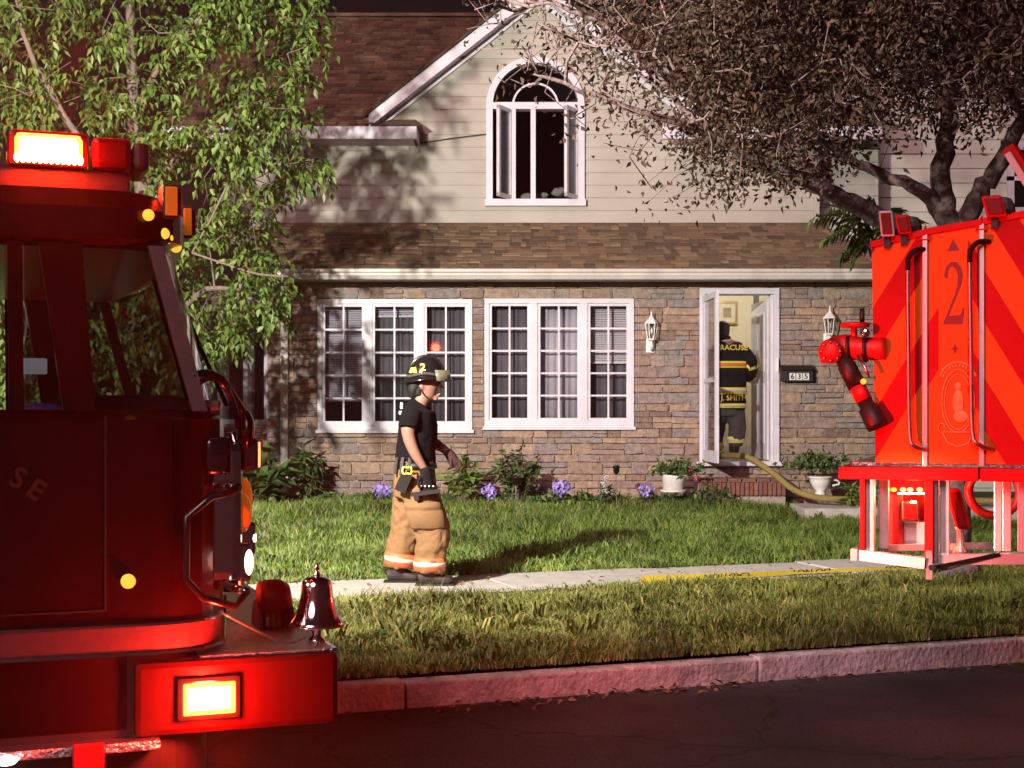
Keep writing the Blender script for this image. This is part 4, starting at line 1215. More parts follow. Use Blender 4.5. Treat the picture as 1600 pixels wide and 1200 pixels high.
E(MB().tube([T(px, py, -.03) for px, py in [(372, 762)] + HX + [(385, 925)]], .0125, 8), 'grab_rail', 'black_gloss', True)
for px, py in ((372, 762), (385, 925)):
    q = T(px, py, -.03); E(MB().tube([q, q + Vector((-.03, .20, 0))], .014, 8), 'rail_stay', 'chrome', True)
# step, ground light
q = T(60, 1170, -.02)
E(MB().bbox(XBACK, T(250, 1170).x, -.03, .4, q.z - .03, q.z, .006), 'cab_step', 'tread_plate')
q = T(130, 1180, -.05); E(MB().bbox(q.x - .03, q.x + .06, -.05, -.03, q.z - .06, q.z + .03, .004), 'step_bracket', 'truck_red_matte')
q = T(10, 1190, -.04); E(MB().ball(q, (.03, .02, .012), 12, 7), 'ground_light', 'white_led', True)
# body behind the cab, wheels, light mast (all left of the picture)
E(MB().bbox(-5.6, XBACK - .06, .02, W_T - .02, .55, 2.35, .04), 'pump_body', 'truck_red_shaded')
for xw in (-2.3, -4.6):
    for y in (.0, W_T - .3):
        wh = E(MB().lathe([(.2, .0), (.46, .0), (.50, .04), (.50, .26), (.46, .30), (.2, .30)], (xw, y + .02, .50), 28, 'y'), 'wheel', 'rubber', True)
        E(MB().lathe([(.0 + .01, .03), (.2, .03), (.26, .02), (.26, .28)], (xw, y + .02, .50), 20, 'y'), 'rim', 'chrome', True, parent=wh)
MX, MY, MZ = -2.75, 1.9, 4.65
mast = E(MB().tube([(MX, MY, 2.3), (MX, MY, 3.3), (MX, MY, MZ - .15)], [.05, .04, .03], 12), 'light_mast', 'steel', True)
E(MB().bbox(MX - .22, MX + .22, MY - .05, MY + .06, MZ - .14, MZ + .14, .02), 'flood_housing', 'black', parent=mast)
E(MB().bbox(MX - .20, MX + .20, MY + .058, MY + .066, MZ - .12, MZ + .12, .002), 'flood_lens', 'flood_lit', parent=mast)
flood = spot('flood_light', engine, (MX, MY + .14, MZ), (0.6, 18.6, 2.6), FLOOD_W, (1.0, .93, .80), 112, .85, .12)
# ------------------------------------------------------------------ platform basket of the aerial ladder, at the right
BA = math.atan2(-.36, .95)
BF = Frame(1.763, 6.9, BA, 0.0)
basket = thing('ladder_basket', (BF.o[0], BF.o[1], 0), 'red lit aerial ladder basket with chevron panels and the number 2', 'fire apparatus', rotz=BA)
def B(mb, name, mat, sm=False, parent=None): return mb.build(name, mat, parent or basket, smooth=sm, local=True)
Q = BF.at
def plate(pts, dy0, dy1, name, mat, parent=None):
    """pixel polygon on the basket's face, dy0..dy1 thick"""
    f = [Q(px, py, 0) for px, py in pts]
    m = MB(); m.prism([(v.x, dy0, v.z) for v in f], (0, dy1 - dy0, 0)); return B(m, name, mat, parent=parent)
def clip(poly, a, b, c):
    """keep a*x+b*y+c >= 0"""
    out = []
    for i in range(len(poly)):
        p, q = poly[i], poly[(i + 1) % len(poly)]
        dp, dq = a * p[0] + b * p[1] + c, a * q[0] + b * q[1] + c
        if dp >= 0: out.append(p)
        if dp * dq < 0:
            t = dp / (dp - dq); out.append((p[0] + t * (q[0] - p[0]), p[1] + t * (q[1] - p[1])))
    return out
panels = [([(1362, 386), (1443, 367), (1443, 727), (1368, 727)], 1), ([(1448, 366), (1531, 351), (1531, 727), (1448, 727)], 0), ([(1537, 350), (1760, 309), (1760, 727), (1537, 727)], -1)]
for poly, sg in panels:
    pn = plate(poly, 0, .035, 'basket_panel', 'chevron_lime_redlit')
    def stripe(u0, u1, sgn, pts):
        # '/' : u = x + .62*y ; '\' : u = x - .62*y
        return clip(clip(pts, 1, sgn * .62, -u0), -1, -sgn * .62, u1)
    if sg == 1:
        for u0 in (1560, 1662, 1764): 
            q = stripe(u0, u0 + 48, 1, poly)
            if len(q) > 2: plate(q, -.003, -.0005, 'chevron_stripe', 'chevron_red', pn)
        q = stripe(1500, 1606, 1, poly)
    elif sg == -1:
        for u0 in (1226, 1330, 1434, 1122, 1538):
            q = stripe(u0, u0 + 50, -1, poly)
            if len(q) > 2: plate(q, -.003, -.0005, 'chevron_stripe', 'chevron_red', pn)
    else:
        for u0, sgn in ((1764, 1),):
            q = clip(stripe(u0, u0 + 60, sgn, poly), -1, 0, 1466)
            if len(q) > 2: plate(q, -.003, -.0005, 'chevron_stripe', 'chevron_red', pn)
        for u0 in (1230, 1130):
            q = clip(stripe(u0, u0 + 50, -1, poly), 1, 0, -1512)
            if len(q) > 2: plate(q, -.003, -.0005, 'chevron_stripe', 'chevron_red', pn)
        plate([(1489, 374), (1499, 391), (1480, 393)], -.003, -.0005, 'triangle_mark', 'numeral_red', pn)
        # serif numeral 2
        c = Q(1490, 458)
        num = [(-.46, .62), (-.36, .86), (-.12, 1.0), (.14, .98), (.34, .82), (.42, .56), (.36, .28), (.18, -.02), (-.06, -.40), (-.26, -.72), (.20, -.72), (.36, -.66), (.44, -.46), (.50, -.48), (.42, -1.0), (-.50, -1.0), (-.50, -.94), (-.18, -.42), (.06, -.02), (.18, .28), (.20, .56), (.10, .78), (-.06, .86), (-.22, .80), (-.30, .66), (-.28, .54), (-.34, .46), (-.42, .50)]
        for sc_, dy, mt in ((1.0, -.0045, 'numeral_red'),):
            m = MB(); m.prism([(c.x + x * .095 * sc_, dy, c.z + z * .15 * sc_) for x, z in num], (0, .003, 0)); B(m, 'numeral', mt, parent=pn)
        # crest: cartouche with scrolls, arched top and foot plate
        cc = Q(1497, 628)
        cr = MB()
        def loop(pts, r=.004): cr.tube([Vector((cc.x + x, -.004, cc.z + z)) for x, z in pts], r, 5)
        loop([(-.075 + .0 * i, 0) for i in ()] or [(.075 * math.cos(t), .155 * math.sin(t) * (1.0 if math.sin(t) > 0 else .95)) for t in np.linspace(0, 2 * math.pi, 40)])
        loop([(.062 * math.cos(t), .132 * math.sin(t)) for t in np.linspace(0, 2 * math.pi, 36)], .0025)
        loop([(.085 * math.cos(t), .10 + .09 * math.sin(t)) for t in np.linspace(R(15), R(165), 18)], .006)
        for sg2 in (-1, 1): loop([(sg2 * (.075 + .016 * math.cos(t)), -.125 + .022 * math.sin(t)) for t in np.linspace(0, 2 * math.pi, 16)], .003)
        loop([(-.07, -.15), (-.045, -.20), (0, -.215), (.045, -.20), (.07, -.15)], .005); loop([(-.07, -.145), (.07, -.145)], .004)
        # figure inside the cartouche
        cr.ball((cc.x, -.004, cc.z + .075), (.016, .004, .02), 10, 6); cr.ball((cc.x, -.004, cc.z + .0), (.026, .004, .06), 10, 6); cr.ball((cc.x + .012, -.004, cc.z - .07), (.034, .004, .03), 10, 6)
        for k in range(12):
            t = R(20 + 140 * k / 11); cr.ball((cc.x + .072 * math.cos(t), -.004, cc.z + .10 + .075 * math.sin(t)), (.005, .003, .008), 6, 4)
        B(cr, 'crest', 'crest_gold', parent=pn)
        cr = MB(); qx = Q(1492, 545); cr.prism([(qx.x - .022, -.004, qx.z), (qx.x - .006, -.004, qx.z + .006), (qx.x, -.004, qx.z + .03), (qx.x + .006, -.004, qx.z + .006), (qx.x + .022, -.004, qx.z), (qx.x + .006, -.004, qx.z - .006), (qx.x, -.004, qx.z - .03), (qx.x - .006, -.004, qx.z - .006)], (0, .003, 0)); B(cr, 'emblem', 'numeral_red', parent=pn)
    tops = [p for p in poly[:2]]
    a, b = Q(*tops[0]), Q(*tops[1])
    B(MB().bar((a.x - .005, .0175, a.z + .012), (b.x + .01, .0175, b.z + .012), .06, .03), 'top_rail', 'deck_red')
# posts between the panels, with pointed caps
for px, pt in ((1445.5, 366), (1534, 350)):
    a, b = Q(px, 730), Q(px, pt)
    ps = B(MB().bbox(a.x - .012, a.x + .012, -.012, .04, a.z, b.z, .003), 'panel_post', 'aluminium')
    B(MB().add([(b.x - .03, -.015, b.z - .03), (b.x + .03, -.015, b.z - .03), (b.x + .03, .05, b.z - .03), (b.x - .03, .05, b.z - .03), (b.x, .02, b.z + .05)], [(0, 1, 4), (1, 2, 4), (2, 3, 4), (3, 0, 4), (3, 2, 1, 0)]), 'post_cap', 'deck_red', parent=ps)
# U shaped grab rails
for pts in ([(1444, 390), (1432, 393), (1422, 404), (1420, 424), (1421, 560), (1423, 676), (1430, 696), (1448, 703)],
            [(1546, 378), (1530, 380), (1519, 391), (1516, 412), (1518, 560), (1520, 672), (1530, 694), (1552, 703)]):
    v = [Q(px, py) for px, py in pts]
    pth = catmull([(p.x, -.055 if 0 < i < len(v) - 1 else -.005, p.z) for i, p in enumerate(v)], 4)
    B(MB().tube(pth, .0115, 10), 'grab_rail', 'steel', True)
    B(MB().tube(pth[:13], .0125, 10), 'rubber_grip', 'rubber', True)
# work lamps on top of the rail
def work_lamp(px0, px1, py0, py1, tilt, mat='deck_red'):
    a, b = Q(px0, py1), Q(px1, py0); cx, cz = (a.x + b.x) / 2, (a.z + b.z) / 2; w, h = (b.x - a.x), (b.z - a.z)
    m = MB(); m.bbox(-w / 2, w / 2, -.05, -.02, -h / 2, h / 2, .012); m.v = [(cx + x + tilt * z, y, cz + z) for x, y, z in m.v]; lm = B(m, 'work_lamp', mat)
    m = MB(); m.bbox(-w / 2 + .02, w / 2 + .045, -.02, .10, -h / 2 + .01, h / 2 - .005, .03); m.v = [(cx + x + tilt * z, y, cz + z) for x, y, z in m.v]; B(m, 'lamp_body', 'black', parent=lm)
    m = MB(); m.bbox(-w / 2 + .010, w / 2 - .010, -.056, -.048, -h / 2 + .012, h / 2 - .012, .006); m.v = [(cx + x + tilt * z, y, cz + z) for x, y, z in m.v]; B(m, 'lamp_lens', 'red_lens', parent=lm)
    B(MB().box(cx - .015, cx + .015, -.02, .02, a.z - .05, a.z + .01), 'lamp_foot', 'black', parent=lm)
work_lamp(1376, 1398, 330, 372, -.10, 'reflective_white'); work_lamp(1402, 1424, 336, 368, -.18); work_lamp(1538, 1570, 306, 342, -.25)
# deck ledge
zL1, zL0 = Q(1400, 729).z, Q(1400, 748).z
xa, xb = Q(1311, 740, -.10).x, Q(1529, 740, -.10).x
B(MB().bbox(xa, xb, -.12, .9, zL0, zL1, .006), 'deck_ledge', 'deck_red'); B(MB().bbox(xb + .008, Q(1800, 740, -.1).x, -.12, .9, zL0, zL1, .006), 'deck_ledge', 'deck_red')
B(MB().box(xa + .05, Q(1800, 740).x, .0, 1.0, zL1, zL1 + .02), 'deck_floor', 'tread_plate')
# frame under the deck
zbt = Q(1400, 868).z
def leg(px, w, dy, py1=868, mat='aluminium', name='frame_leg', d=.05):
    a = Q(px, py1, dy); B(MB().bbox(a.x - w / 2, a.x + w / 2, dy, dy + d, a.z, zL0 + .001, .004), name, mat)
leg(1347, .022, -.09, 868, 'deck_red'); leg(1359, .045, -.05, 862); leg(1381, .045, .06, 858); leg(1451, .04, -.10, 882, 'deck_red'); leg(1462, .022, -.06, 880, 'steel'); leg(1476, .045, -.02, 874)
leg(1559, .035, .10, 862); leg(1573, .04, .05, 862); leg(1602, .07, .0, 862)
def beam(p0, p1, d0, d1, w, h, mat, name):
    B(MB().bar(Q(*p0, d0), Q(*p1, d1), w, h), name, mat)
beam((1338, 866), (1446, 880), -.07, -.10, .05, .05, 'aluminium', 'lower_beam')
beam((1470, 874), (1640, 872), -.02, .02, .05, .05, 'aluminium', 'lower_beam'); beam((1380, 856), (1570, 852), .12, .3, .05, .03, 'aluminium', 'lower_beam')
beam((1462, 886), (1562, 866), -.10, -.02, .02, .02, 'black_gloss', 'stay_rod')
a = Q(1340, 866, -.07); B(MB().bbox(a.x - .03, a.x + .005, -.11, -.03, a.z - .03, a.z + .03, .006), 'bumper_block', 'plastic_white')
for px in (1362, 1380, 1402, 1424): 
    q = Q(px, 867 + (px - 1338) * .13, -.098); B(MB().ball(q, (.008, .006, .008), 8, 5), 'bolt', 'steel')
beam((1452, 860), (1452, 905), -.09, -.09, .03, .03, 'steel', 'hinge_plate')
q = Q(1456, 886, -.12); B(MB().lathe([(.015, -.02), (.015, .02)], q, 10, 'y'), 'hinge_pin', 'chrome')
# things inside the frame
q = Q(1378, 762, .3); w_ = Q(1450, 762, .3).x - q.x
B(MB().box(q.x, q.x + w_, .42, .44, Q(1400, 850, .4).z, zL0), 'equipment_panel', 'deck_red')
q0, q1 = Q(1391, 850, .2), Q(1411, 772, .2); B(MB().bbox(q0.x, q1.x, .2, .3, q0.z, q1.z, .005), 'equipment_box', 'truck_red_matte')
q0, q1 = Q(1410, 850, .25), Q(1452, 816, .25); B(MB().bbox(q0.x, q1.x, .25, .35, q0.z, q1.z, .005), 'equipment_box', 'aluminium')
q0, q1 = Q(1408, 816, .16), Q(1436, 782, .16); tl_ = B(MB().bbox(q0.x, q1.x, .16, .26, q0.z, q1.z, .015), 'deck_lamp', 'chrome')
B(MB().bbox(q0.x + .01, q1.x - .012, .152, .162, q0.z + .012, q1.z - .012, .006), 'lamp_lens', 'red_lens', parent=tl_)
for px in (1396, 1411, 1422, 1437): B(MB().ball(Q(px, 765, .15), (.016, .012, .012), 10, 6), 'marker_light', 'red_led' if px > 1400 else 'amber_lit', True)
for i in range(14):
    q = Q(1404 + i * 3.2, 771, .14); B(MB().ball(q, (.006, .006, .005), 8, 5), 'led_cell', 'white_led')
m = MB(); m.bbox(-.035, .035, -.03, .05, -.10, .10, .02); q = Q(1497, 795, .15); m.v = [(q.x + x - .28 * z, .15 + y, q.z + z) for x, y, z in m.v]; fl = B(m, 'flood_lamp', 'deck_red', True)
m = MB(); m.bbox(-.024, .024, -.036, -.028, -.085, .085, .008); m.v = [(q.x + x - .28 * z, .15 + y, q.z + z) for x, y, z in m.v]; B(m, 'lamp_lens', 'red_lens', parent=fl)
B(MB().lathe([(.04, 0), (.035, .03), (.018, .05), (.018, .12), (.03, .14)], (q.x + .01, .16, q.z - .23), 14), 'lamp_pedestal', 'aluminium', True, parent=fl)
q = Q(1553, 768, .35); B(MB().tube([(q.x + .12 * math.cos(t), .35, q.z + .12 * math.sin(t)) for t in np.linspace(0, 2 * math.pi, 28)], .022, 8, caps=False), 'hose_coil', 'truck_red_matte', True)
# master stream nozzle with hand wheel
nz = thing('water_cannon', BF.world(Q(1345, 620, -.02)), 'red and black water cannon with a hand wheel at the basket corner', 'nozzle', rotz=BA)
off = Q(1345, 620, -.02)
def NZ(mb, name, mat, sm=True):
    mb.v = [(v[0] - off.x, v[1] - off.y, v[2] - off.z) for v in mb.v]; return mb.build(name, mat, nz, smooth=sm, local=True)
c = Q(1336, 508, .02)
NZ(MB().lathe([(.005, -.010), (.066, -.012), (.074, 0), (.066, .012), (.005, .010)], c, 24), 'hand_wheel', 'truck_red_matte')
NZ(MB().tube([Q(1347, 505, .02), Q(1347, 482, .02)], .012, 8), 'wheel_handle', 'black'); NZ(MB().tube([Q(1334, 545, .02), Q(1334, 508, .02)], [.022, .014], 10), 'wheel_stem', 'truck_red_matte')
NZ(MB().tube(catmull([(*Q(1385, 545, .02), .058), (*Q(1345, 545, .02), .062), (*Q(1318, 542, .02), .066), (*Q(1300, 548, .02), .060), (*Q(1300, 562, .02), .05)], 4) and [Vector(p[:3]) for p in catmull([tuple(Q(1385, 545, .02)), tuple(Q(1345, 545, .02)), tuple(Q(1318, 541, .02)), tuple(Q(1300, 548, .02)), tuple(Q(1300, 566, .02))], 4)], .058, 16), 'elbow_pipe', 'truck_red_matte')
NZ(MB().lathe([(.01, -.03), (.055, -.026), (.062, 0), (.055, .026), (.01, .03)], Q(1298, 549, -.03), 18, 'y'), 'elbow_flange', 'truck_red_matte')
pa, pb = Q(1316, 558, .0), Q(1372, 668, -.03)
at = lambda t: pa.lerp(pb, t)
NZ(MB().tube([at(0), at(.1), at(.12), at(.42)], [.036, .040, .046, .046], 16), 'barrel', 'black')
NZ(MB().tube([at(.42), at(.62)], .041, 16), 'barrel_band', 'truck_red_matte'); NZ(MB().tube([at(.62), at(.70), at(.72), at(.95), at(1)], [.038, .038, .05, .054, .05], 16), 'nozzle_tip', 'black')
q = Q(1349, 596, -.06); B(MB().ball(q, (.014, .012, .014), 10, 7), 'marker_light', 'amber_lit', True)
# ladder boom running off to the right behind the basket, on a pedestal
for y in (.45, .95):
    for z in (1.35, 1.95): B(MB().bar((.55, y, z), (6.2, y, z + .55), .06, .08), 'boom_rail', 'deck_red')
    for i in range(14):
        x = .6 + i * .4; B(MB().bar((x, y, 1.35 + x * .097), (x + .36, y, 1.95 + x * .097), .03, .04), 'boom_brace', 'deck_red')
for i in range(15): B(MB().tube([(.6 + i * .38, .45, 1.36 + i * .037), (.6 + i * .38, .95, 1.36 + i * .037)], .016, 8), 'ladder_rung', 'aluminium')
B(MB().bbox(5.6, 6.6, .2, 1.2, -.19, 2.4, .05), 'boom_pedestal', 'truck_red_shaded')
# upper corner guard seen at the right edge
a, b = Q(1578, 232, -.05), Q(1640, 330, -.10); B(MB().bar(a, b, .08, .06), 'corner_guard', 'deck_red'); B(MB().bar(a + Vector((-.01, -.05, -.03)), b + Vector((-.01, -.05, -.03)), .012, .03), 'guard_edge', 'aluminium')
B(MB().tube([Q(1640, 330, -.06), Q(1645, 420, .0)], .025, 8), 'guard_post', 'deck_red')
bl_ = bpy.data.lights.new('bay_light', 'POINT'); bl_.energy = 7; bl_.color = (1.0, .22, .08); bl_.shadow_soft_size = .02
o = bpy.data.objects.new('bay_light', bl_); COL.objects.link(o); o.parent = basket; o.location = Q(1425, 772, .08)
# flange bolts, pressure gauge and lever on the nozzle
for k in range(8):
    t = k * math.pi / 4; q = Q(1298, 549, -.062); NZ(MB().ball((q.x + .046 * math.cos(t), q.y, q.z + .046 * math.sin(t)), .007, 8, 5), 'flange_bolt', 'steel')
q = Q(1352, 520, -.05); NZ(MB().lathe([(.02, -.014), (.024, -.01), (.024, .012)], q, 16, 'y'), 'pressure_gauge', 'chrome')
NZ(MB().tube([Q(1340, 555, -.05), Q(1352, 575, -.08), Q(1358, 590, -.08)], .008, 8), 'lever', 'steel')
for px in (1352, 1326): NZ(MB().tube([Q(px, 545, .02) - Vector((.008, 0, 0)), Q(px, 545, .02) + Vector((.008, 0, 0))], .068, 18), 'pipe_collar', 'black')
# lamp under the deck shines back along the sidewalk
spot('deck_lamp_light', basket, tuple(Q(1345, 800, -.12)), (-.9, 7.35, .85), 60, (1.0, .06, .035), 130, .7, .05)
# ------------------------------------------------------------------ trees
def grow(limbs, attractors, tip=.0035, expo=.46, step=.22, seed=1, droop=.0, wig=.05):
    """limbs: polylines of (point, radius), each starting on an earlier one; attractors: twig tips. -> (wood MB, tips)"""
    rg = random.Random(seed)
    pos = []; par = []; fixed = []
    def add(p, pa, r=0):
        pos.append(Vector(p)); par.append(pa); fixed.append(r); return len(pos) - 1
    for li, poly in enumerate(limbs):
        pts = catmull([(*p, r) for p, r in poly], 5)
        if li == 0: prev = add(pts[0][:3], -1, pts[0][3])
        else:
            d = [(q - Vector(pts[0][:3])).length for q in pos]; prev = int(np.argmin(d))
        for p in pts[1:]:
            prev = add(Vector(p[:3]) + Vector((rg.uniform(-1, 1), rg.uniform(-1, 1), rg.uniform(-1, 1))) * wig * .3, prev, p[3])
    A = np.array([tuple(a) for a in attractors])
    base = np.array([tuple(p) for p in pos])
    dm = np.min(np.linalg.norm(A[:, None, :] - base[None], axis=2), axis=1)
    cap = 60000; buf = np.zeros((cap, 3)); buf[:len(pos)] = base
    tips = []
    for ai in np.argsort(dm):
        a = Vector(A[ai]); n = len(pos)
        d = np.linalg.norm(buf[:n] - A[ai], axis=1)
        j = int(np.argmin(d)); L = d[j]
        k = max(1, int(L / step)); prev = j; p0 = pos[j]
        side = Vector((rg.uniform(-1, 1), rg.uniform(-1, 1), rg.uniform(-.6, .9))) * L * .16
        for i in range(1, k + 1):
            t = i / k
            q = p0.lerp(a, t) + side * math.sin(math.pi * t) + Vector((rg.uniform(-1, 1), rg.uniform(-1, 1), rg.uniform(-1, 1))) * wig * (0 if i == k else 1)
            prev = add(q, prev); buf[prev] = q
        tips.append((prev, a))
    n = len(pos); cnt = np.zeros(n)
    for i, _ in tips: cnt[i] += 1
    for i in range(n - 1, 0, -1): cnt[par[i]] += cnt[i]
    rad = [max(tip * max(1, c) ** expo, f) for c, f in zip(cnt, fixed)]
    kids = [[] for _ in range(n)]
    for i in range(1, n): kids[par[i]].append(i)
    m = MB(); stack = [(0, None)]
    while stack:
        s_, pa = stack.pop()
        chain = ([pa] if pa is not None else []) + [s_]
        while kids[chain[-1]]:
            ks = sorted(kids[chain[-1]], key=lambda c: -rad[c])
            for o in ks[1:]: stack.append((o, chain[-1]))
            chain.append(ks[0])
        rr = [rad[c] for c in chain]
        if pa is not None and len(rr) > 1: rr[0] = min(rr[0], rr[1] * 1.25)
        nn = 12 if rr[0] > .05 else (6 if rr[0] > .015 else 4)
        m.tube([pos[c] for c in chain], rr, nn)
    dirs = [(pos[i] - pos[par[i]]).normalized() if par[i] >= 0 else Vector((0, 0, 1)) for i, _ in tips]
    return m, [(a, d) for (_, a), d in zip(tips, dirs)]

def leaf_mesh(name, P0, D, N, L, W, mat, parent=None, fold=.25, curl=.25):
    """diamond leaves: base P0, direction D, side from normal N, length L, width W (arrays)"""
    D = D / np.linalg.norm(D, axis=1)[:, None]
    S = np.cross(D, N); S /= np.linalg.norm(S, axis=1)[:, None] + 1e-9
    U = np.cross(S, D)
    L = L[:, None]; W = W[:, None]
    mid = P0 + D * L * .42
    a = mid + S * W * .5 + U * W * fold; b = mid - S * W * .5 + U * W * fold
    t = P0 + D * L - U * L * curl * .4
    V = np.stack([P0, a, t, b], 1).reshape(-1, 3)
    base = np.arange(len(P0))[:, None] * 4
    F = np.concatenate([base + np.array([[0, 1, 2]]), base + np.array([[0, 2, 3]])], 0)
    return np_mesh(name, V, F, mat, parent)

def rnd_unit(n):
    v = RNG.normal(size=(n, 3)); return v / np.linalg.norm(v, axis=1)[:, None]

# ---- left tree: compound drooping leaves
def region_points(n, lower, upper, x0, x1, ymin, ymax, dens, rg):
    out = []
    while len(out) < n:
        px = rg.uniform(x0, x1); py = rg.uniform(upper, 700)
        if py > lower(px): continue
        if rg.random() > dens(px, py): continue
        out.append(P(px, py, rg.uniform(ymin, ymax)))
    return out
rg = random.Random(21)
LT = (-4.05, 14.9)
tree_l = thing('maple_tree', (LT[0], LT[1], .18), 'leafy green tree with drooping leaflets behind the fire engine', 'tree')
Y0 = 14.6
trunk = [(Vector((LT[0], LT[1], .15)), .15), (Vector((-4.1, 14.9, 1.5)), .12), (P(222, 330, Y0), .085), (P(212, 215, Y0), .075), (P(205, 110, Y0), .055), (P(200, -60, Y0), .04), (P(190, -240, Y0), .02)]
limbsL = [trunk,
          [(P(222, 330, Y0), .05), (P(270, 255, Y0 - .3), .035), (P(330, 200, Y0 - .4), .028), (P(420, 130, Y0 - .3), .018)],
          [(P(212, 215, Y0), .04), (P(240, 120, Y0 - .2), .03), (P(310, 30, Y0 - .3), .022), (P(360, -60, Y0 - .3), .016)],
          [(P(222, 330, Y0), .045), (P(150, 250, Y0 - .5), .035), (P(70, 130, Y0 - .8), .028), (P(20, 10, Y0 - 1.0), .02)],
          [(Vector((-4.1, 14.9, 1.5)), .05), (P(290, 480, Y0 - .3), .035), (P(345, 450, Y0 - .5), .025), (P(400, 470, Y0 - .5), .016)],
          [(Vector((-4.1, 14.9, 1.5)), .04), (P(120, 450, Y0), .03), (P(40, 400, Y0), .02)]]
def lowL(px):
    return np.interp(px, [-150, 30, 90, 200, 280, 330, 400, 450, 500, 520], [640, 640, 600, 600, 600, 560, 520, 480, 300, 0])
def densL(px, py):
    if px > 380:
        # ragged right edge with tongues of foliage
        e = np.interp(py, [-60, 0, 40, 90, 130, 200, 260, 300, 340, 390, 430, 460, 500], [510, 508, 500, 480, 470, 470, 505, 425, 415, 420, 490, 480, 440])
        if px > e: return 0
    cl = mnoise.noise(Vector((px * .016, py * .016, 3.1))) + .5 * mnoise.noise(Vector((px * .04, py * .04, 9.1)))
    if cl < -.17: return .12
    if 300 < px < 365 and 60 < py < 190: return .25
    if px < 270 and py < 200: return .55
    if px < 200 and 200 < py < 300: return .35
    return 1.0
att = region_points(1200, lowL, -190, -150, 515, 13.5, 15.8, densL, rg)
wood, tips = grow(limbsL, att, seed=3, tip=.0030, expo=.42, wig=.03)
wood.build('trunk', 'bark_left', tree_l, smooth=True)
for pts in ([(300, 395), (328, 345), (356, 288)], [(300, 395), (350, 412), (402, 428), (450, 432)], [(20, 610), (42, 500), (22, 440)], [(42, 500), (60, 545)]):
    MB().tube(catmull([P(px, py, 13.45) for px, py in pts], 4), [.012] * (4 * (len(pts) - 1) + 1), 5).build('bare_twig', 'plastic_white' if False else 'bark_left', tree_l, smooth=True)
tp = np.array([tuple(t[0]) for t in tips]); td = np.array([tuple(t[1]) for t in tips])
NC = 5
c0 = np.repeat(tp, NC, 0) + RNG.normal(0, .07, (len(tp) * NC, 3)); cd = np.repeat(td, NC, 0) * .4 + rnd_unit(len(tp) * NC) * .8; cd[:, 2] -= .45
cd /= np.linalg.norm(cd, axis=1)[:, None]
NL = 5
base = np.repeat(c0, NL, 0); dd = np.repeat(cd, NL, 0)
t = np.tile(np.array([.35, .35, .7, .7, 1.0]), len(c0))[:, None]; sgn = np.tile(np.array([-1, 1, -1, 1, 0]), len(c0))[:, None]
side = np.cross(dd, np.array([[0, 0, 1.0]])); side /= np.linalg.norm(side, axis=1)[:, None] + 1e-9
p0 = base + dd * t * .17 + np.array([[0, 0, -1.0]]) * (t ** 2) * .05
ld = dd * .6 + side * sgn * .75 + np.array([[0, 0, -.55]]) + RNG.normal(0, .15, p0.shape)
leaf_mesh('crown', p0, ld, np.array([[0, 0, 1.0]]) + RNG.normal(0, .4, p0.shape), RNG.uniform(.075, .125, len(p0)), RNG.uniform(.034, .056, len(p0)), 'leaf_left', tree_l)

# ---- right tree: brown, half dry crown over the sidewalk
RT = P(1482, 905, 11.35); RT.z = -.02
tree_r = thing('street_tree', (RT.x, RT.y, RT.z), 'spreading street tree with sparse brownish leaves over the basket', 'tree')
fork = P(1490, 400, 11.4)
limbsR0 = [[(RT, .27), (RT + Vector((0, 0, .16)), .205), (RT + Vector((.0, .0, .45)), .165), (RT + Vector((.02, .02, 1.2)), .145), (fork, .12), (P(1470, 300, 11.4), .12), (P(1480, 200, 11.5), .10), (P(1486, 60, 11.6), .07), (P(1470, -150, 11.6), .04)],
          [(P(1488, 430, 11.4), .13), (P(1400, 355, 11.0), .115), (P(1330, 318, 10.7), .10), (P(1270, 288, 10.5), .085), (P(1190, 258, 10.3), .065), (P(1090, 200, 10.0), .045), (P(980, 165, 9.8), .03), (P(860, 120, 9.7), .018)],
          [(P(1475, 330, 11.4), .10), (P(1425, 290, 11.3), .075), (P(1340, 255, 11.4), .055), (P(1260, 200, 11.5), .04), (P(1150, 120, 11.6), .025)],
          [(fork, .13), (P(1525, 310, 11.3), .11), (P(1556, 262, 11.2), .095), (P(1600, 180, 11.0), .075), (P(1680, 60, 10.9), .05), (P(1740, -80, 10.9), .03)],
          [(P(1486, 60, 11.6), .06), (P(1400, 0, 11.2), .04), (P(1300, -60, 10.9), .025), (P(1180, -120, 10.7), .015)],
          [(P(1270, 288, 10.5), .05), (P(1220, 180, 10.6), .04), (P(1150, 60, 10.5), .03), (P(1060, -40, 10.4), .02), (P(960, -90, 10.3), .012)],
          [(P(1090, 200, 10.0), .03), (P(1020, 110, 10.1), .022), (P(940, 40, 10.2), .014), (P(850, 0, 10.2), .010)],
          [(P(1600, 180, 11.0), .05), (P(1540, 90, 10.5), .04), (P(1480, -20, 10.2), .025)]]
limbsR = [[(p_, r_ * (1 if (k == 0 and i < 5) else .72)) for i, (p_, r_) in enumerate(l_)] for k, l_ in enumerate(limbsR0)]
def lowR(px):
    return np.interp(px, [720, 760, 830, 900, 940, 1000, 1080, 1160, 1240, 1300, 1360, 1430, 1500, 1560, 1760], [60, 110, 165, 200, 300, 325, 330, 300, 290, 275, 230, 225, 215, 205, 200])
def densR(px, py):
    d = np.interp(px, [730, 800, 900, 1000, 1100, 1760], [.28, .50, .62, .80, 1, 1])
    lo = lowR(px)
    e = np.interp((lo - py), [0, 40, 120, 200], [.16, .35, .9, 1])
    if px < 1090: e *= np.interp(py, [0, 120, 230, 330], [1, .8, .30, .16])
    return d * e
att = region_points(3300, lowR, -210, 725, 1780, 9.2, 13.0, densR, rg)
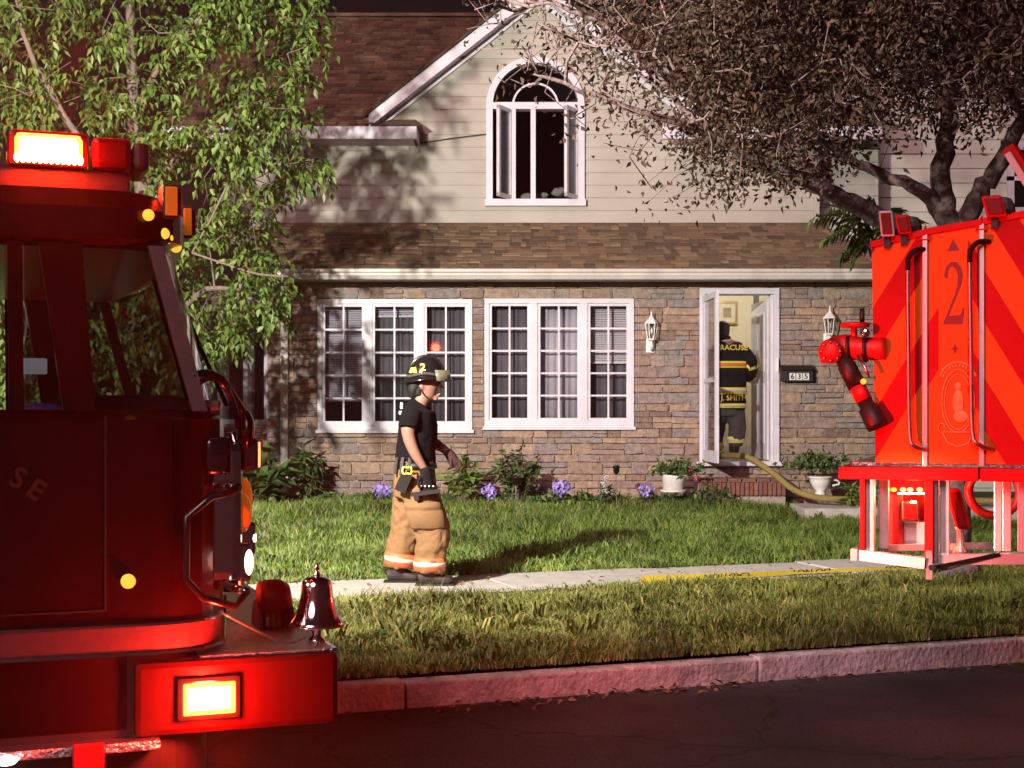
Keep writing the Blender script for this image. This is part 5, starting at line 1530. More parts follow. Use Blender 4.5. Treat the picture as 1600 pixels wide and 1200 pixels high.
wood, tips = grow(limbsR, att, seed=5, tip=.0034, expo=.36, wig=.06)
wood.build('trunk', 'bark_right', tree_r, smooth=True)
tp = np.array([tuple(t[0]) for t in tips]); td = np.array([tuple(t[1]) for t in tips])
pxs = 800 + FPX * tp[:, 0] / tp[:, 1]
nl = np.where(pxs < 900, 3, np.where(pxs < 1000, 6, np.where(pxs < 1080, 9, 22))).astype(int)
p0 = np.repeat(tp, nl, 0) + RNG.normal(0, .095, (nl.sum(), 3)); dd = np.repeat(td, nl, 0) * .4 + rnd_unit(nl.sum()); dd[:, 2] -= .5
leaf_mesh('crown', p0, dd, rnd_unit(nl.sum()), RNG.uniform(.035, .075, nl.sum()), RNG.uniform(.018, .038, nl.sum()), 'leaf_right', tree_r, fold=.3, curl=.6)

# ------------------------------------------------------------------ plants along the house wall
def gz(x, y): return float(lawn_z(np.array(x), np.array(y)))
def shrub(name, px, py0, py1, Y, wpx, nstem, nleaf, ll, lw, mat, label, cat='plant', droop=.3, group=None, flower=None, parent_z=None, upright=.5):
    b = P(px, py1, Y); 
    if parent_z is None: b.z = gz(b.x, Y) - .01
    else: b.z = parent_z
    top = P(px, py0, Y).z; h = max(.08, top - b.z); w = wpx * Y / FPX / 2
    t = thing(name, tuple(b), label, cat, group)
    r2 = random.Random(int(px * 7 + py0)); sm = MB(); P0 = []; D = []
    for i in range(nstem):
        a = r2.uniform(0, 2 * math.pi); rr = w * math.sqrt(r2.random()); hh = h * r2.uniform(.6, 1.0) * (1 - .35 * rr / max(w, .01))
        e = b + Vector((rr * math.cos(a), rr * math.sin(a) * .6, hh)); mid = b.lerp(e, .5) + Vector((0, 0, h * .12))
        pts = catmull([tuple(b + Vector((rr * .25 * math.cos(a), rr * .15 * math.sin(a), 0))), tuple(mid), tuple(e)], 4)
        sm.tube(pts, [.006 * (1 - .6 * k / 8) for k in range(len(pts))], 4)
        for k in range(nleaf):
            q = pts[r2.randint(2, len(pts) - 1)]
            d = Vector((r2.gauss(0, 1), r2.gauss(0, 1), r2.gauss(0, .5) + upright - droop)).normalized()
            P0.append(tuple(q)); D.append(tuple(d))
    sm.build('stem', 'bark_left', t)
    P0 = np.array(P0); D = np.array(D); n = len(P0)
    leaf_mesh('foliage', P0, D, np.array([[0, 0, 1.0]]) + RNG.normal(0, .35, (n, 3)), RNG.uniform(.7, 1.2, n) * ll, RNG.uniform(.8, 1.2, n) * lw, mat, t, fold=.15, curl=.7)
    return t, b, h, w
def flower_head(parent, c, r, mat, n=70):
    d = rnd_unit(n); d[:, 1] = -np.abs(d[:, 1])
    p = np.array(tuple(c))[None] + d * r * np.array([[1, .7, .8]])
    leaf_mesh('flower_head', p, rnd_unit(n) + d * .3, d, np.full(n, r * .55), np.full(n, r * .5), mat, parent, fold=.1, curl=.1)

YP = 16.75
shrub('hosta_plant', 412, 700, 800, 16.3, 95, 26, 5, .26, .13, 'leaf_plant', 'large dark broad-leaved hosta beside the white downspout', droop=.15)
t_, b_, h_, w_ = shrub('tall_lily', 481, 668, 790, YP, 42, 14, 14, .17, .035, 'leaf_plant', 'tall narrow leafy plant growing against the stone right of the downspout', upright=.2)
shrub('bronze_plant', 497, 690, 790, YP + .1, 22, 8, 12, .11, .045, 'leaf_red', 'reddish stem plant close beside the tall narrow lily')
shrub('hosta_plant', 722, 705, 790, 16.5, 78, 26, 5, .17, .085, 'leaf_bright', 'bright yellow-green hosta just behind the walking firefighter', droop=.1)
shrub('wall_shrub', 808, 682, 790, YP, 76, 26, 16, .10, .05, 'leaf_plant', 'green shrub in front of the stone under the double window')
for px, py, r_, mt, lb in ((596, 766, .085, 'petal_violet', 'violet hydrangea bloom at the wall left of the walking firefighter'),
                           (764, 767, .085, 'petal_violet', 'violet hydrangea bloom between the bright hosta and the wall shrub'),
                           (877, 762, .09, 'petal_violet', 'violet hydrangea bloom alone below the window near the door'),
                           (1010, 765, .075, 'petal_violet', 'small pale violet bloom beside the white planter')):
    t_, b_, h_, w_ = shrub('hydrangea', px, py - 4, 792, 16.6, 40, 10, 8, .09, .055, 'leaf_plant', lb, 'flower', group='violet flowers along the wall')
    flower_head(t_, P(px, py, 16.52), r_, mt, 90)
t_, b_, h_, w_ = shrub('white_flowers', 946, 742, 790, 16.65, 34, 12, 9, .07, .03, 'leaf_plant', 'loose white flowered plant below the window near the door', 'flower')
for k in range(7): flower_head(t_, P(946 + random.uniform(-14, 14), 758 + random.uniform(-12, 12), 16.55), .028, 'petal_white', 18)
# low ground cover along the wall
P0 = []; rg2 = random.Random(9)
for k in range(2600):
    px = rg2.uniform(380, 1090); Yc = rg2.uniform(16.65, 17.15); x = (px - 800) * Yc / FPX
    P0.append((x, Yc, gz(x, Yc) + rg2.uniform(.0, .13) * (.5 + .5 * math.sin(px * .07) * math.sin(px * .023))))
P0 = np.array(P0); dd = rnd_unit(len(P0)); dd[:, 2] = np.abs(dd[:, 2]) * .7
o = leaf_mesh('ground_cover', P0, dd, np.array([[0, 0, 1.0]]) + RNG.normal(0, .5, P0.shape), RNG.uniform(.05, .11, len(P0)), RNG.uniform(.03, .055, len(P0)), 'leaf_plant')
tag(o, 'low leafy ground cover along the foot of the stone wall', 'ground cover', kind='stuff')
# solar stake light
for px, py, lb in ((963, 735, 'small dark solar stake light beside the white planter'), (806, 752, 'small solar stake light in front of the wall shrub')):
    c = P(px, py, 16.5); b = Vector((c.x, 16.5, gz(c.x, 16.5)))
    t_ = thing('stake_light', tuple(b), lb, 'garden light', 'garden stake lights')
    MB().tube([b, c], .006, 6).build('stake', 'steel', t_); MB().lathe([(.01, -.05), (.035, -.02), (.04, .03), (.055, .035), (.03, .06), (.005, .065)], c, 12).build('lamp_head', 'black_gloss', t_, smooth=True)
# planters
t_ = thing('flower_pot', tuple(P(1055, 768, 16.55)), 'tilted white oval planter with dark foliage left of the brick step', 'planter', 'white planters by the door')
c = P(1052, 754, 16.55)
m = MB(); m.lathe([(.105, -.09), (.135, .065), (.145, .075), (.145, .085), (.125, .08), (.12, .06)], (0, 0, 0), 24); m.v = [(c.x + x * 1.05 + .1 * z, 16.55 + y * .8, c.z + z + .10 * x * -1) for x, y, z in m.v]; m.build('pot', 'plastic_white', t_, smooth=True)
MB().lathe([(.12, -.005), (.15, .0), (.155, .02)], (c.x, 16.55, c.z - .105), 20).build('saucer', 'plastic_white', t_)
def foliage_in(t, c, n, w, h, mat, ll):
    P0 = np.array(tuple(c))[None] + RNG.normal(0, 1, (n, 3)) * np.array([[w, w * .5, h * .5]]); P0[:, 2] = np.maximum(P0[:, 2], c.z - .02)
    d = rnd_unit(n); d[:, 2] += .3
    leaf_mesh('foliage', P0, d, rnd_unit(n), RNG.uniform(.7, 1.2, n) * ll, RNG.uniform(.7, 1.2, n) * ll * .6, mat, t)
foliage_in(t_, P(1060, 735, 16.5), 260, .13, .10, 'leaf_plant', .085)
for px, py in ((1087, 742), (1080, 734), (1090, 750)): flower_head(t_, P(px, py, 16.4), .03, 'petal_red', 20)
t_ = thing('urn_planter', tuple(P(1282, 772, 16.6)), 'white footed urn planter with a bushy plant right of the step', 'planter', 'white planters by the door')
c = P(1282, 755, 16.6); zg = gz(c.x, 16.6)
MB().lathe([(.06, -.14), (.065, -.12), (.05, -.09), (.10, -.04), (.125, .03), (.128, .06), (.14, .065), (.14, .08), (.12, .08)], c, 24).build('pot', 'plastic_white', t_, smooth=True)
MB().tube(catmull([tuple(c + Vector((.12, 0, .04))), tuple(c + Vector((.20, 0, .03))), tuple(c + Vector((.22, 0, -.01))), tuple(c + Vector((.14, 0, -.03)))], 4), .012, 6).build('handle', 'plastic_white', t_, smooth=True)
foliage_in(t_, P(1276, 727, 16.6), 420, .16, .16, 'leaf_plant', .08)
for px, py in ((1312, 745), (1316, 738)): flower_head(t_, P(px, py, 16.5), .022, 'petal_red', 14)
shrub('creeping_plant', 1112, 745, 785, 16.5, 70, 14, 10, .08, .04, 'leaf_plant', 'trailing plant with red flowers between the tilted planter and the step')
shrub('daylily_clump', 1336, 752, 790, 16.3, 60, 16, 8, .17, .035, 'leaf_bright', 'bright leafy clump right of the white urn planter')
# sumac sapling behind the basket corner
t_ = thing('sumac_sapling', (P(1372, 800, 14.5).x, 14.5, .15), 'sumac sapling with long feathery fronds above the basket lamps', 'plant')
b = Vector(t_.location); hub = P(1372, 400, 14.5); sm = MB(); sm.tube(catmull([tuple(b), tuple(b.lerp(hub, .5) + Vector((.08, 0, 0))), tuple(hub)], 4), .02, 6)
P0 = []; D = []
for px, py in ((1275, 338), (1300, 322), (1290, 372), (1318, 395), (1335, 330), (1345, 372), (1395, 330), (1405, 378), (1310, 350), (1330, 405), (1425, 345), (1360, 318)):
    e = P(px, py, 14.5 + random.uniform(-.5, .4)); mid = hub.lerp(e, .55) + Vector((0, 0, .16))
    pts = catmull([tuple(hub), tuple(mid), tuple(e)], 7); sm.tube(pts, .006, 4)
    for k in range(3, len(pts)):
        tdir = Vector(pts[k] - pts[k - 1]).normalized(); sd_ = tdir.cross(Vector((0, 0, 1))).normalized()
        for s2 in (-1, 1): P0.append(tuple(pts[k])); D.append(tuple(sd_ * s2 * .6 + tdir * .35 + Vector((0, 0, -.75 if s2 > 0 else .1))))
sm.build('stem', 'bark_left', t_); P0 = np.array(P0); D = np.array(D)
leaf_mesh('frond', P0, D, np.array([[0, -.6, 1.0]]) + RNG.normal(0, .2, P0.shape), RNG.uniform(.13, .2, len(P0)), RNG.uniform(.035, .05, len(P0)), 'leaf_left', t_, curl=.6)

# ------------------------------------------------------------------ hose, tape, litter
hp = [P(1128, 706, 18.6), P(1118, 712, 17.9), P(1150, 712, 17.35), P(1172, 716, 17.1), P(1205, 737, 16.8), P(1240, 765, 16.5), P(1275, 777, 16.35), P(1310, 780, 16.3), P(1360, 780, 16.3)]
hp = [tuple(p) for p in hp] + [(5.2, 16.2, .33), (7.0, 15.6, .33), (9.5, 14.8, .33)]
o = MB().tube([Vector(p) for p in catmull(hp, 7)], .037, 14).build('fire_hose', 'hose_yellow', smooth=True)
tag(o, 'charged yellow fire hose running out of the front door across the path', 'hose')
tape = thing('caution_tape', tuple(st(2.6, N_WALK0 + .06, .02)), 'long yellow caution tape lying along the near sidewalk edge', 'tape')
V = []; F = []; n = 160; s0, s1 = 4.75, 9.5
def tape_pt(i):
    s_ = s0 + (s1 - s0) * i / n; nn_ = N_WALK0 + .10 + .035 * math.sin(s_ * 2.1) + .02 * math.sin(s_ * 5.3)
    tw = .35 * math.sin(s_ * 1.7 + .4) ; h_ = .050 * (.45 + .4 * math.sin(s_ * .8 + .6) ** 2)
    return st(s_, nn_, .018), st(s_, nn_ + .03 + .02 * tw, .018 + h_)
for i in range(n + 1):
    a, b = tape_pt(i); V += [a, b]
for i in range(n): F.append((2 * i, 2 * i + 2, 2 * i + 3, 2 * i + 1))
MB().add(V, F).build('ribbon', 'tape_yellow', tape)
for k, w in enumerate(("CAUTION", "DO NOT", "CROSS", "CAUTION", "DO NOT")):
    sx_ = 5.5 + k * .85
    i = int((sx_ - s0) / (s1 - s0) * n); a, b = tape_pt(i)
    t2 = text_mesh('tape_lettering', w, .062, 'ink', tape, (a + b) / 2 + Vector((SS * .006, -SC * .006, .002)), rot=(R(90 - 22), R(180), STREET_A), extrude=.0005, local=False, bold=.001, sx=1.5)
# dry leaves in the gutter and on the sidewalk
rg3 = random.Random(4); P0 = []; 
for k in range(150):
    s_ = rg3.uniform(-.5, 6); n_ = N_KERB - abs(rg3.gauss(.02, .10)); 
    if rg3.random() < .35: s_ = rg3.gauss(3.45, .25) if rg3.random() < .5 else rg3.gauss(2.55, .25)
    P0.append(tuple(st(s_, n_, Z_STREET + .012)))
for k in range(90): P0.append(tuple(st(rg3.uniform(1, 9), rg3.uniform(N_WALK0 + .1, N_WALK1 + .25), .024)))
P0 = np.array(P0); dd = rnd_unit(len(P0)); dd[:, 2] *= .25
o = leaf_mesh('fallen_leaves', P0, dd, np.array([[0, 0, 1.0]]) + RNG.normal(0, .3, P0.shape), RNG.uniform(.035, .08, len(P0)), RNG.uniform(.02, .035, len(P0)), 'dry_leaf')
tag(o, 'dry fallen leaves scattered in the gutter and on the sidewalk', 'leaves', kind='stuff')
# ------------------------------------------------------------------ people
def remesh(o, vs=.011, it=4):
    md = o.modifiers.new('join', 'REMESH'); md.mode = 'VOXEL'; md.voxel_size = vs; md.use_smooth_shade = True
    ms = o.modifiers.new('soften', 'SMOOTH'); ms.iterations = it; ms.factor = .5
    return o
def wrinkle(o, size, strength, depth=2):
    tx = bpy.data.textures.new('folds', 'CLOUDS'); tx.noise_scale = size; tx.noise_depth = depth
    md = o.modifiers.new('folds', 'DISPLACE'); md.texture = tx; md.strength = strength; md.mid_level = .5; md.texture_coords = 'LOCAL'
    return o

# ---- firefighter walking to the right on the sidewalk
YF = 11.0
def F3(px, py, dy=0.0):
    p = P(px, py, YF); return (p.x, YF + dy, p.z)
def nd(px, py, dy, a, b=None): return (*F3(px, py, dy), a, b if b else a)
ff_loc = Vector((F3(660, 915)[0], YF, .0))
mb_body = MB()
# torso, neck and head (side view: a across the body, b fore-aft)
limb(mb_body, [nd(650, 740, 0, .16, .125), nd(650, 715, 0, .155, .125), nd(652, 685, 0, .16, .12), nd(652, 655, 0, .175, .12), nd(652, 640, 0, .15, .10), nd(655, 632, 0, .08, .07), nd(660, 622, 0, .058, .06), nd(664, 612, 0, .058, .062)], n=18)
limb(mb_body, [nd(670, 626, 0, .022, .03), nd(669, 620, 0, .05, .058), nd(667, 610, 0, .066, .085), nd(666, 598, 0, .074, .098), nd(665, 584, 0, .074, .10), nd(664, 572, 0, .055, .08), nd(664, 566, 0, .02, .03)], n=18)
mb_body.ball(F3(691, 606, 0), (.018, .014, .018)); mb_body.ball(F3(687, 600, 0), (.02, .03, .014)); mb_body.ball(F3(687, 616, 0), (.014, .026, .010)); mb_body.ball(F3(681, 623, 0), (.02, .028, .02))
for s_ in (-1, 1): mb_body.ball(F3(659, 604, s_ * .074), (.02, .012, .03)); mb_body.ball(F3(685, 602.5, s_ * .032), (.012, .014, .008))
# arms
limb(mb_body, [nd(646, 646, -.17, .062), nd(641, 665, -.21, .058), nd(643, 685, -.22, .050), nd(652, 708, -.22, .042), nd(664, 728, -.21, .030), nd(667, 736, -.21, .028)], n=12)
limb(mb_body, [nd(656, 646, .17, .062), nd(664, 668, .20, .056), nd(674, 690, .20, .046), nd(688, 700, .16, .038), nd(700, 708, .12, .030)], n=12)
# legs inside the trousers
limb(mb_body, [nd(648, 745, -.08, .10), nd(660, 790, -.09, .09), nd(676, 830, -.09, .065), nd(672, 880, -.09, .05), nd(670, 905, -.09, .045)], n=12)
limb(mb_body, [nd(648, 745, .09, .10), nd(643, 790, .10, .09), nd(640, 830, .10, .065), nd(622, 880, .10, .05), nd(616, 905, .10, .045)], n=12)
person = mb_body.build('person', 'skin'); remesh(person, .010)
tag(person, 'firefighter in black T-shirt, tan turnout trousers and black helmet walking on the sidewalk', 'person')
def FP(mb, name, mat, sm=True, rm=0, wr=0, parent=None):
    o = mb.build(name, mat, parent or person, smooth=sm)
    if rm: remesh(o, rm)
    if wr: wrinkle(o, wr[0], wr[1])
    return o
m = MB()
limb(m, [nd(649, 722, 0, .185, .160), nd(650, 700, 0, .188, .155), nd(653, 675, 0, .198, .155), nd(653, 655, 0, .208, .148), nd(652, 641, 0, .185, .12), nd(654, 633, 0, .105, .085), nd(657, 628, 0, .074, .072)], n=20)
limb(m, [nd(648, 642, -.16, .078), nd(643, 655, -.205, .084), nd(641, 668, -.22, .080)], n=14); limb(m, [nd(656, 643, .16, .078), nd(662, 657, .20, .082), nd(668, 672, .205, .078)], n=14)
FP(m, 't_shirt', 'tshirt', rm=.011, wr=(.09, .018))
for px, py, sz in ((629, 634, .05), (627, 645, .03)):
    c = F3(px, py, -.10); MB().bbox(c[0] - .010, c[0] + .012, c[1] - .02, c[1] + .05, c[2] - sz / 2, c[2] + sz / 2, .006).build('shirt_print', 'plastic_white', person)
# trousers
m = MB()
limb(m, [nd(650, 716, 0, .175, .150), nd(648, 745, 0, .185, .165), nd(650, 775, 0, .19, .17)], n=18)
limb(m, [nd(654, 760, -.085, .13, .145), nd(665, 795, -.09, .125, .15), nd(677, 830, -.095, .115, .138), nd(674, 865, -.095, .108, .125), nd(672, 892, -.095, .108, .122)], n=16)
limb(m, [nd(643, 760, .09, .13, .14), nd(638, 795, .10, .125, .135), nd(633, 830, .10, .112, .125), nd(624, 865, .10, .106, .118), nd(622, 889, .10, .106, .114)], n=16)
FP(m, 'turnout_trousers', 'turnout_tan', rm=.012, wr=(.06, .036))
# cargo pocket flap, cuffs bands
for (px, py, dy, lean) in ((672.5, 879, -.095, -1), (624, 876, .10, -8)):
    for k, (mt, d0, d1) in enumerate((('stripe_orange', -10, 10), ('stripe_silver', -3.5, 3.5))):
        a, b = F3(px + lean * d0 / 20 * -.4, py + d1, dy), F3(px + lean * d1 / 20 * -.4, py + d0, dy)
        MB().tube([a, b], [(.112 + .003 * k, .126 + .003 * k)] * 2, 24, ref=(0, 1, 0)).build('cuff_band', mt, person, smooth=True)
m = MB(); V = []; npk = 14
for zi, (py, ex) in enumerate(((782, .012), (784, .026), (792, .028), (794, .020), (796, .026), (820, .028), (823, .010))):
    for i in range(npk):
        an = R(-150 + 120 * i / (npk - 1)); c = F3(np.interp(py, [770, 830], [658, 674]), py, -.091); edge = 1 if 0 < i < npk - 1 else .6
        V.append((c[0] + (.148 + ex * edge) * math.cos(an), c[1] + (.122 + ex * edge) * math.sin(an), c[2]))
m.add(V, [(k * npk + i, (k + 1) * npk + i, (k + 1) * npk + i + 1, k * npk + i + 1) for k in range(6) for i in range(npk - 1)])
m.build('cargo_pocket', 'turnout_tan', person, smooth=True, wobble=.012, wscale=12)
a = F3(650, 727, 0); m = MB(); m.tube([(a[0], a[1], a[2] - .025), (a[0], a[1], a[2] + .025)], [(.19, .166), (.186, .160)], 26, ref=(0, 1, 0)); m.build('belt', 'black', person, smooth=True)
m = MB()
for px in (622, 632, 643):
    a, b = F3(px, 714, -.165 if px > 630 else -.12), F3(px - 3, 740, -.19 if px > 630 else -.13); m.bar(a, b, .022, .03, up=(0, 1, 0))
m.build('suspender_straps', 'black', person)
# radio pouch, light, strap
a, b = Vector(F3(640, 738, -.225)), Vector(F3(628, 765, -.235)); m = MB(); m.bar(a, b, .085, .05, up=(0, 1, 0)); m.build('radio_pouch', 'rubber', person)
c = F3(640, 733, -.245); m = MB(); m.tube([Vector(c) + Vector((.035 * math.cos(t), -.01, .03 * math.sin(t) + .008 * math.sin(3 * t))) for t in np.linspace(0, 2 * math.pi, 18)], .008, 6); m.build('lime_lanyard', 'stripe_lime', person, smooth=True)
m = MB(); m.bar(F3(646, 770, -.25), F3(690, 764, -.25), .035, .03); m.bar(F3(652, 768, -.25), F3(656, 778, -.25), .03, .03); m.build('hand_tool', 'black', person)
# boots
def boot(px_heel, px_toe, py, dy, nm='boot'):
    m = MB(); hx_, tx_ = F3(px_heel, py)[0], F3(px_toe, py)[0]; z0 = .014
    limb(m, [(hx_ + .02, YF + dy, z0 + .05, .042, .05), (hx_ + .08, YF + dy, z0 + .065, .052, .062), (hx_ + .16, YF + dy, z0 + .055, .052, .055), ((hx_ + tx_) / 2 + .06, YF + dy, z0 + .045, .055, .045), (tx_ - .03, YF + dy, z0 + .04, .048, .036), (tx_, YF + dy, z0 + .035, .02, .02)], n=16)
    limb(m, [(hx_ + .10, YF + dy, z0 + .05, .06, .075), (hx_ + .10, YF + dy, z0 + .18, .062, .078)], n=14)
    bo = FP(m, nm, 'boot', rm=.009)
    MB().bbox(hx_ - .005, tx_ + .005, YF + dy - .05, YF + dy + .05, z0 - .004, z0 + .018, .008).build('sole', 'rubber', bo)
boot(599, 656, 912, .10); boot(651, 710, 914, -.095)
# gloves with fingers
def glove(pts, fingers, name, mat, knuckle=None):
    m = MB(); limb(m, pts, n=12)
    for f in fingers: limb(m, f, n=8, k=4)
    g_ = FP(m, name, mat, rm=.006)
    if knuckle:
        for q in knuckle: MB().ball(q, (.009, .006, .008), 8, 6).build('knuckle_stud', 'stripe_silver', g_, smooth=True)
glove([nd(665, 729, -.21, .040, .042), nd(668, 738, -.212, .044, .044), nd(669, 748, -.212, .032, .050), nd(669, 757, -.212, .028, .046)],
      [[nd(660 + 5.6 * i, 755, -.215, .013), nd(661 + 5.6 * i, 764, -.228, .0125), nd(662 + 5.4 * i, 769, -.245, .012), nd(663 + 5.2 * i, 766, -.262, .011)] for i in range(4)] + [[nd(662, 742, -.235, .015), nd(657, 750, -.255, .014), nd(659, 759, -.265, .012)]],
      'glove', 'turnout_black', [F3(661 + 6.3 * i, 757, -.252) for i in range(4)])
glove([nd(698, 706, .125, .036, .038), nd(703, 713, .11, .036, .042), nd(708, 720, .10, .028, .044), nd(711, 727, .095, .026, .04)],
      [[nd(709 + 2.6 * i, 724 - 1.8 * i, .09, .0125), nd(712.5 + 2.3 * i, 733 - 1.8 * i, .085, .012), nd(712 + 2.0 * i, 739 - 2.2 * i, .082, .0105)] for i in range(4)] + [[nd(704, 718, .08, .014), nd(704, 727, .06, .013), nd(706, 733, .06, .011)]],
      'glove', 'glove_redlit')
# helmet: dome, ridge, flared brim, shield, number
hc = Vector(F3(666, 590, 0)); ht = R(4)
m = MB(); V = []; nn = 28
rows = [(.0, 1.0), (.35, .94), (.62, .80), (.82, .58), (.95, .30), (1.0, .06), (1.0, -.02)]
for r_, z_ in rows:
    for j in range(nn):
        an = 2 * math.pi * j / nn; V.append(tuple(hc + Vector((.140 * r_ * math.cos(an), .118 * r_ * math.sin(an), .165 * z_))))
F_ = [(i * nn + j, (i + 1) * nn + j, (i + 1) * nn + (j + 1) % nn, i * nn + (j + 1) % nn) for i in range(len(rows) - 1) for j in range(nn)]
hel = m.add(V, F_).build('helmet', 'black_gloss', person, smooth=True)
m = MB(); V = []
for k, (ex, z_) in enumerate(((1.0, .0), (1.18, -.012), (1.20, -.02), (1.0, -.018))):
    for j in range(nn):
        an = 2 * math.pi * j / nn; back = .045 * max(0, -math.cos(an)) * (k in (1, 2)); V.append(tuple(hc + Vector(((.142 * ex + back) * math.cos(an), .120 * ex * math.sin(an), z_ - (.03 * max(0, -math.cos(an)) if k in (1, 2) else 0)))))
m.add(V, [(i * nn + j, i * nn + (j + 1) % nn, (i + 1) * nn + (j + 1) % nn, (i + 1) * nn + j) for i in range(3) for j in range(nn)]); m.build('brim', 'black_gloss', hel, smooth=True)
m = MB(); m.tube([hc + Vector((.145 * math.cos(a), 0, .168 * math.sin(a))) for a in np.linspace(R(8), R(172), 16)], .012, 6); m.build('ridge', 'black_gloss', hel, smooth=True)
m = MB(); m.tube([hc + Vector((.146 * math.cos(a), .124 * math.sin(a), .018 + .01 * math.sin(a * 3))) for a in np.linspace(R(150), R(390), 26)], .013, 6); m.build('goggle_strap', 'turnout_grey', hel, smooth=True)
m = MB(); V = []
for i in range(13):
    a = R(-70 + 140 * i / 12); V += [hc + Vector((.155 * math.cos(a) + .02, .13 * math.sin(a), .055)), hc + Vector((.175 * math.cos(a) + .03, .14 * math.sin(a), -.03))]
m.add(V, [(2 * i, 2 * i + 2, 2 * i + 3, 2 * i + 1) for i in range(12)]); vz = m.build('face_shield', 'visor', hel, smooth=True)
md = vz.modifiers.new('thick', 'SOLIDIFY'); md.thickness = .004
c = hc + Vector((-.02, -.118, .075)); m = MB(); text_mesh('helmet_number', '2', .085, 'letter_gold', hel, c, rot=(R(68), 0, R(4)), local=False, bold=.003)
m = MB(); c = hc + Vector((-.13, -.07, .035)); m.prism([c + Vector((0, 0, 0)), c + Vector((.06, -.035, .0)), c + Vector((.055, -.03, .045)), c + Vector((.015, -.005, .04))], (.004, .006, 0)); m.build('reflective_tetrahedron', 'stripe_lime', hel)
m = MB(); m.tube([F3(656, 604, -.078), F3(664, 618, -.066), F3(674, 626, -.03), F3(676, 627, 0)], .006, 5); m.build('chin_strap', 'black', hel)
m = MB(); limb(m, [nd(655, 600, 0, .078, .075), nd(653, 610, 0, .076, .062), nd(653, 618, 0, .064, .05)], n=16); m.build('hair', 'hair', person, smooth=True)
m = MB(); limb(m, [nd(650, 599, 0, .088, .085), nd(646, 612, 0, .080, .055), nd(645, 622, 0, .06, .03)], n=14); m.build('neck_flap', 'black', hel, smooth=True)

# ---- firefighter stepping in through the front door
YD = 17.72
def D3(px, py, dy=0.0):
    p = P(px, py, YD); return (p.x, YD + dy, p.z)
def dn(px, py, dy, a, b=None): return (*D3(px, py, dy), a, b if b else a)
zsill = zd0 + .01
m = MB()
X_ = (1, 0, 0)
limb(m, [dn(1138, 640, 0, .16, .12), dn(1138, 600, 0, .17, .12), dn(1137, 560, .02, .20, .12), dn(1134, 540, .04, .17, .11), dn(1132, 532, .06, .075, .075), dn(1131, 524, .08, .06, .065)], n=16, ref=X_)
limb(m, [dn(1131, 529, .09, .05, .06), dn(1131, 522, .09, .072, .09), dn(1131, 513, .09, .078, .098), dn(1131, 505, .09, .06, .08), dn(1131, 501.5, .09, .02, .03)], n=16, ref=X_)
for s_ in (-1, 1): m.ball(D3(1131 + s_ * 9.6, 516, .09), (.012, .02, .028))
limb(m, [dn(1160, 547, .04, .06), dn(1172, 568, .0, .055), dn(1172, 582, .12, .045), dn(1170, 590, .28, .035)], n=10, ref=X_); limb(m, [dn(1112, 547, .04, .06), dn(1103, 570, .02, .055), dn(1106, 590, .16, .045), dn(1112, 590, .30, .035)], n=10, ref=X_)
limb(m, [dn(1148, 640, 0, .09), dn(1150, 665, -.02, .075), dn(1149, 690, .02, .05), dn(1148, 700, .08, .045)], n=10, ref=X_); limb(m, [dn(1122, 640, 0, .09), dn(1118, 675, .04, .07), dn(1116, 710, .02, .05)], n=10, ref=X_)
for dx in (0, 1): m.ball(D3(1112 if dx else 1170, 590, .33), (.035, .055, .04))
for dx in (1112, 1170):
    for k in range(5): limb(m, [dn(dx - 3 + 1.6 * k, 589, .36, .010), dn(dx - 3 + 1.6 * k, 591 if k else 588, .40, .009), dn(dx - 3 + 1.6 * k, 595, .42, .008)], n=6, k=3)
p2 = m.build('person', 'skin'); remesh(p2, .011)
tag(p2, 'firefighter in black turnout coat with yellow stripes stepping in through the front door', 'person')
def DP(mb, name, mat, sm=True, rm=0, wr=0, parent=None):
    o = mb.build(name, mat, parent or p2, smooth=sm)
    if rm: remesh(o, rm)
    if wr: wrinkle(o, wr[0], wr[1])
    return o
m = MB(); limb(m, [dn(1131, 527, .075, .066, .075), dn(1131, 520, .08, .082, .098), dn(1131, 512, .088, .086, .104), dn(1131, 505, .09, .072, .088), dn(1131, 501, .09, .03, .04)], n=18, ref=X_); DP(m, 'hair', 'hair', wr=(.02, .008))
m = MB()
limb(m, [dn(1137, 640, 0, .215, .165), dn(1138, 625, 0, .22, .165), dn(1138, 600, 0, .222, .16), dn(1138, 570, .01, .235, .155), dn(1137, 552, .03, .235, .145), dn(1134, 542, .05, .19, .125), dn(1132, 534, .07, .11, .105), dn(1131, 526, .08, .092, .10)], n=22, ref=X_)
limb(m, [dn(1160, 549, .04, .095), dn(1170, 562, .0, .092), dn(1174, 576, .02, .085), dn(1174, 586, .14, .072), dn(1171, 590, .24, .06)], n=14, ref=X_); limb(m, [dn(1112, 549, .04, .095), dn(1104, 566, .02, .09), dn(1105, 586, .14, .072), dn(1111, 590, .25, .06)], n=14, ref=X_)
coat = DP(m, 'turnout_coat', 'turnout_black', rm=.012, wr=(.10, .03))
def coat_band(py, h, mat, k, a=.232, b=.168, dy=0):
    c = D3(1138, py, dy); DP(MB().tube([(c[0], c[1], c[2] - h / 2), (c[0], c[1], c[2] + h / 2)], [(a + k, b + k)] * 2, 36, ref=X_), 'reflective_band', mat)
for py, a, b, dy in ((570, .238, .166, .01), (611, .226, .170, 0), (634, .220, .172, 0)):
    h = .085 if py != 634 else .055
    coat_band(py, h, 'stripe_lime', .006, a, b, dy); coat_band(py, h * .42, 'stripe_orange' if py == 570 else 'stripe_silver', .009, a, b, dy)
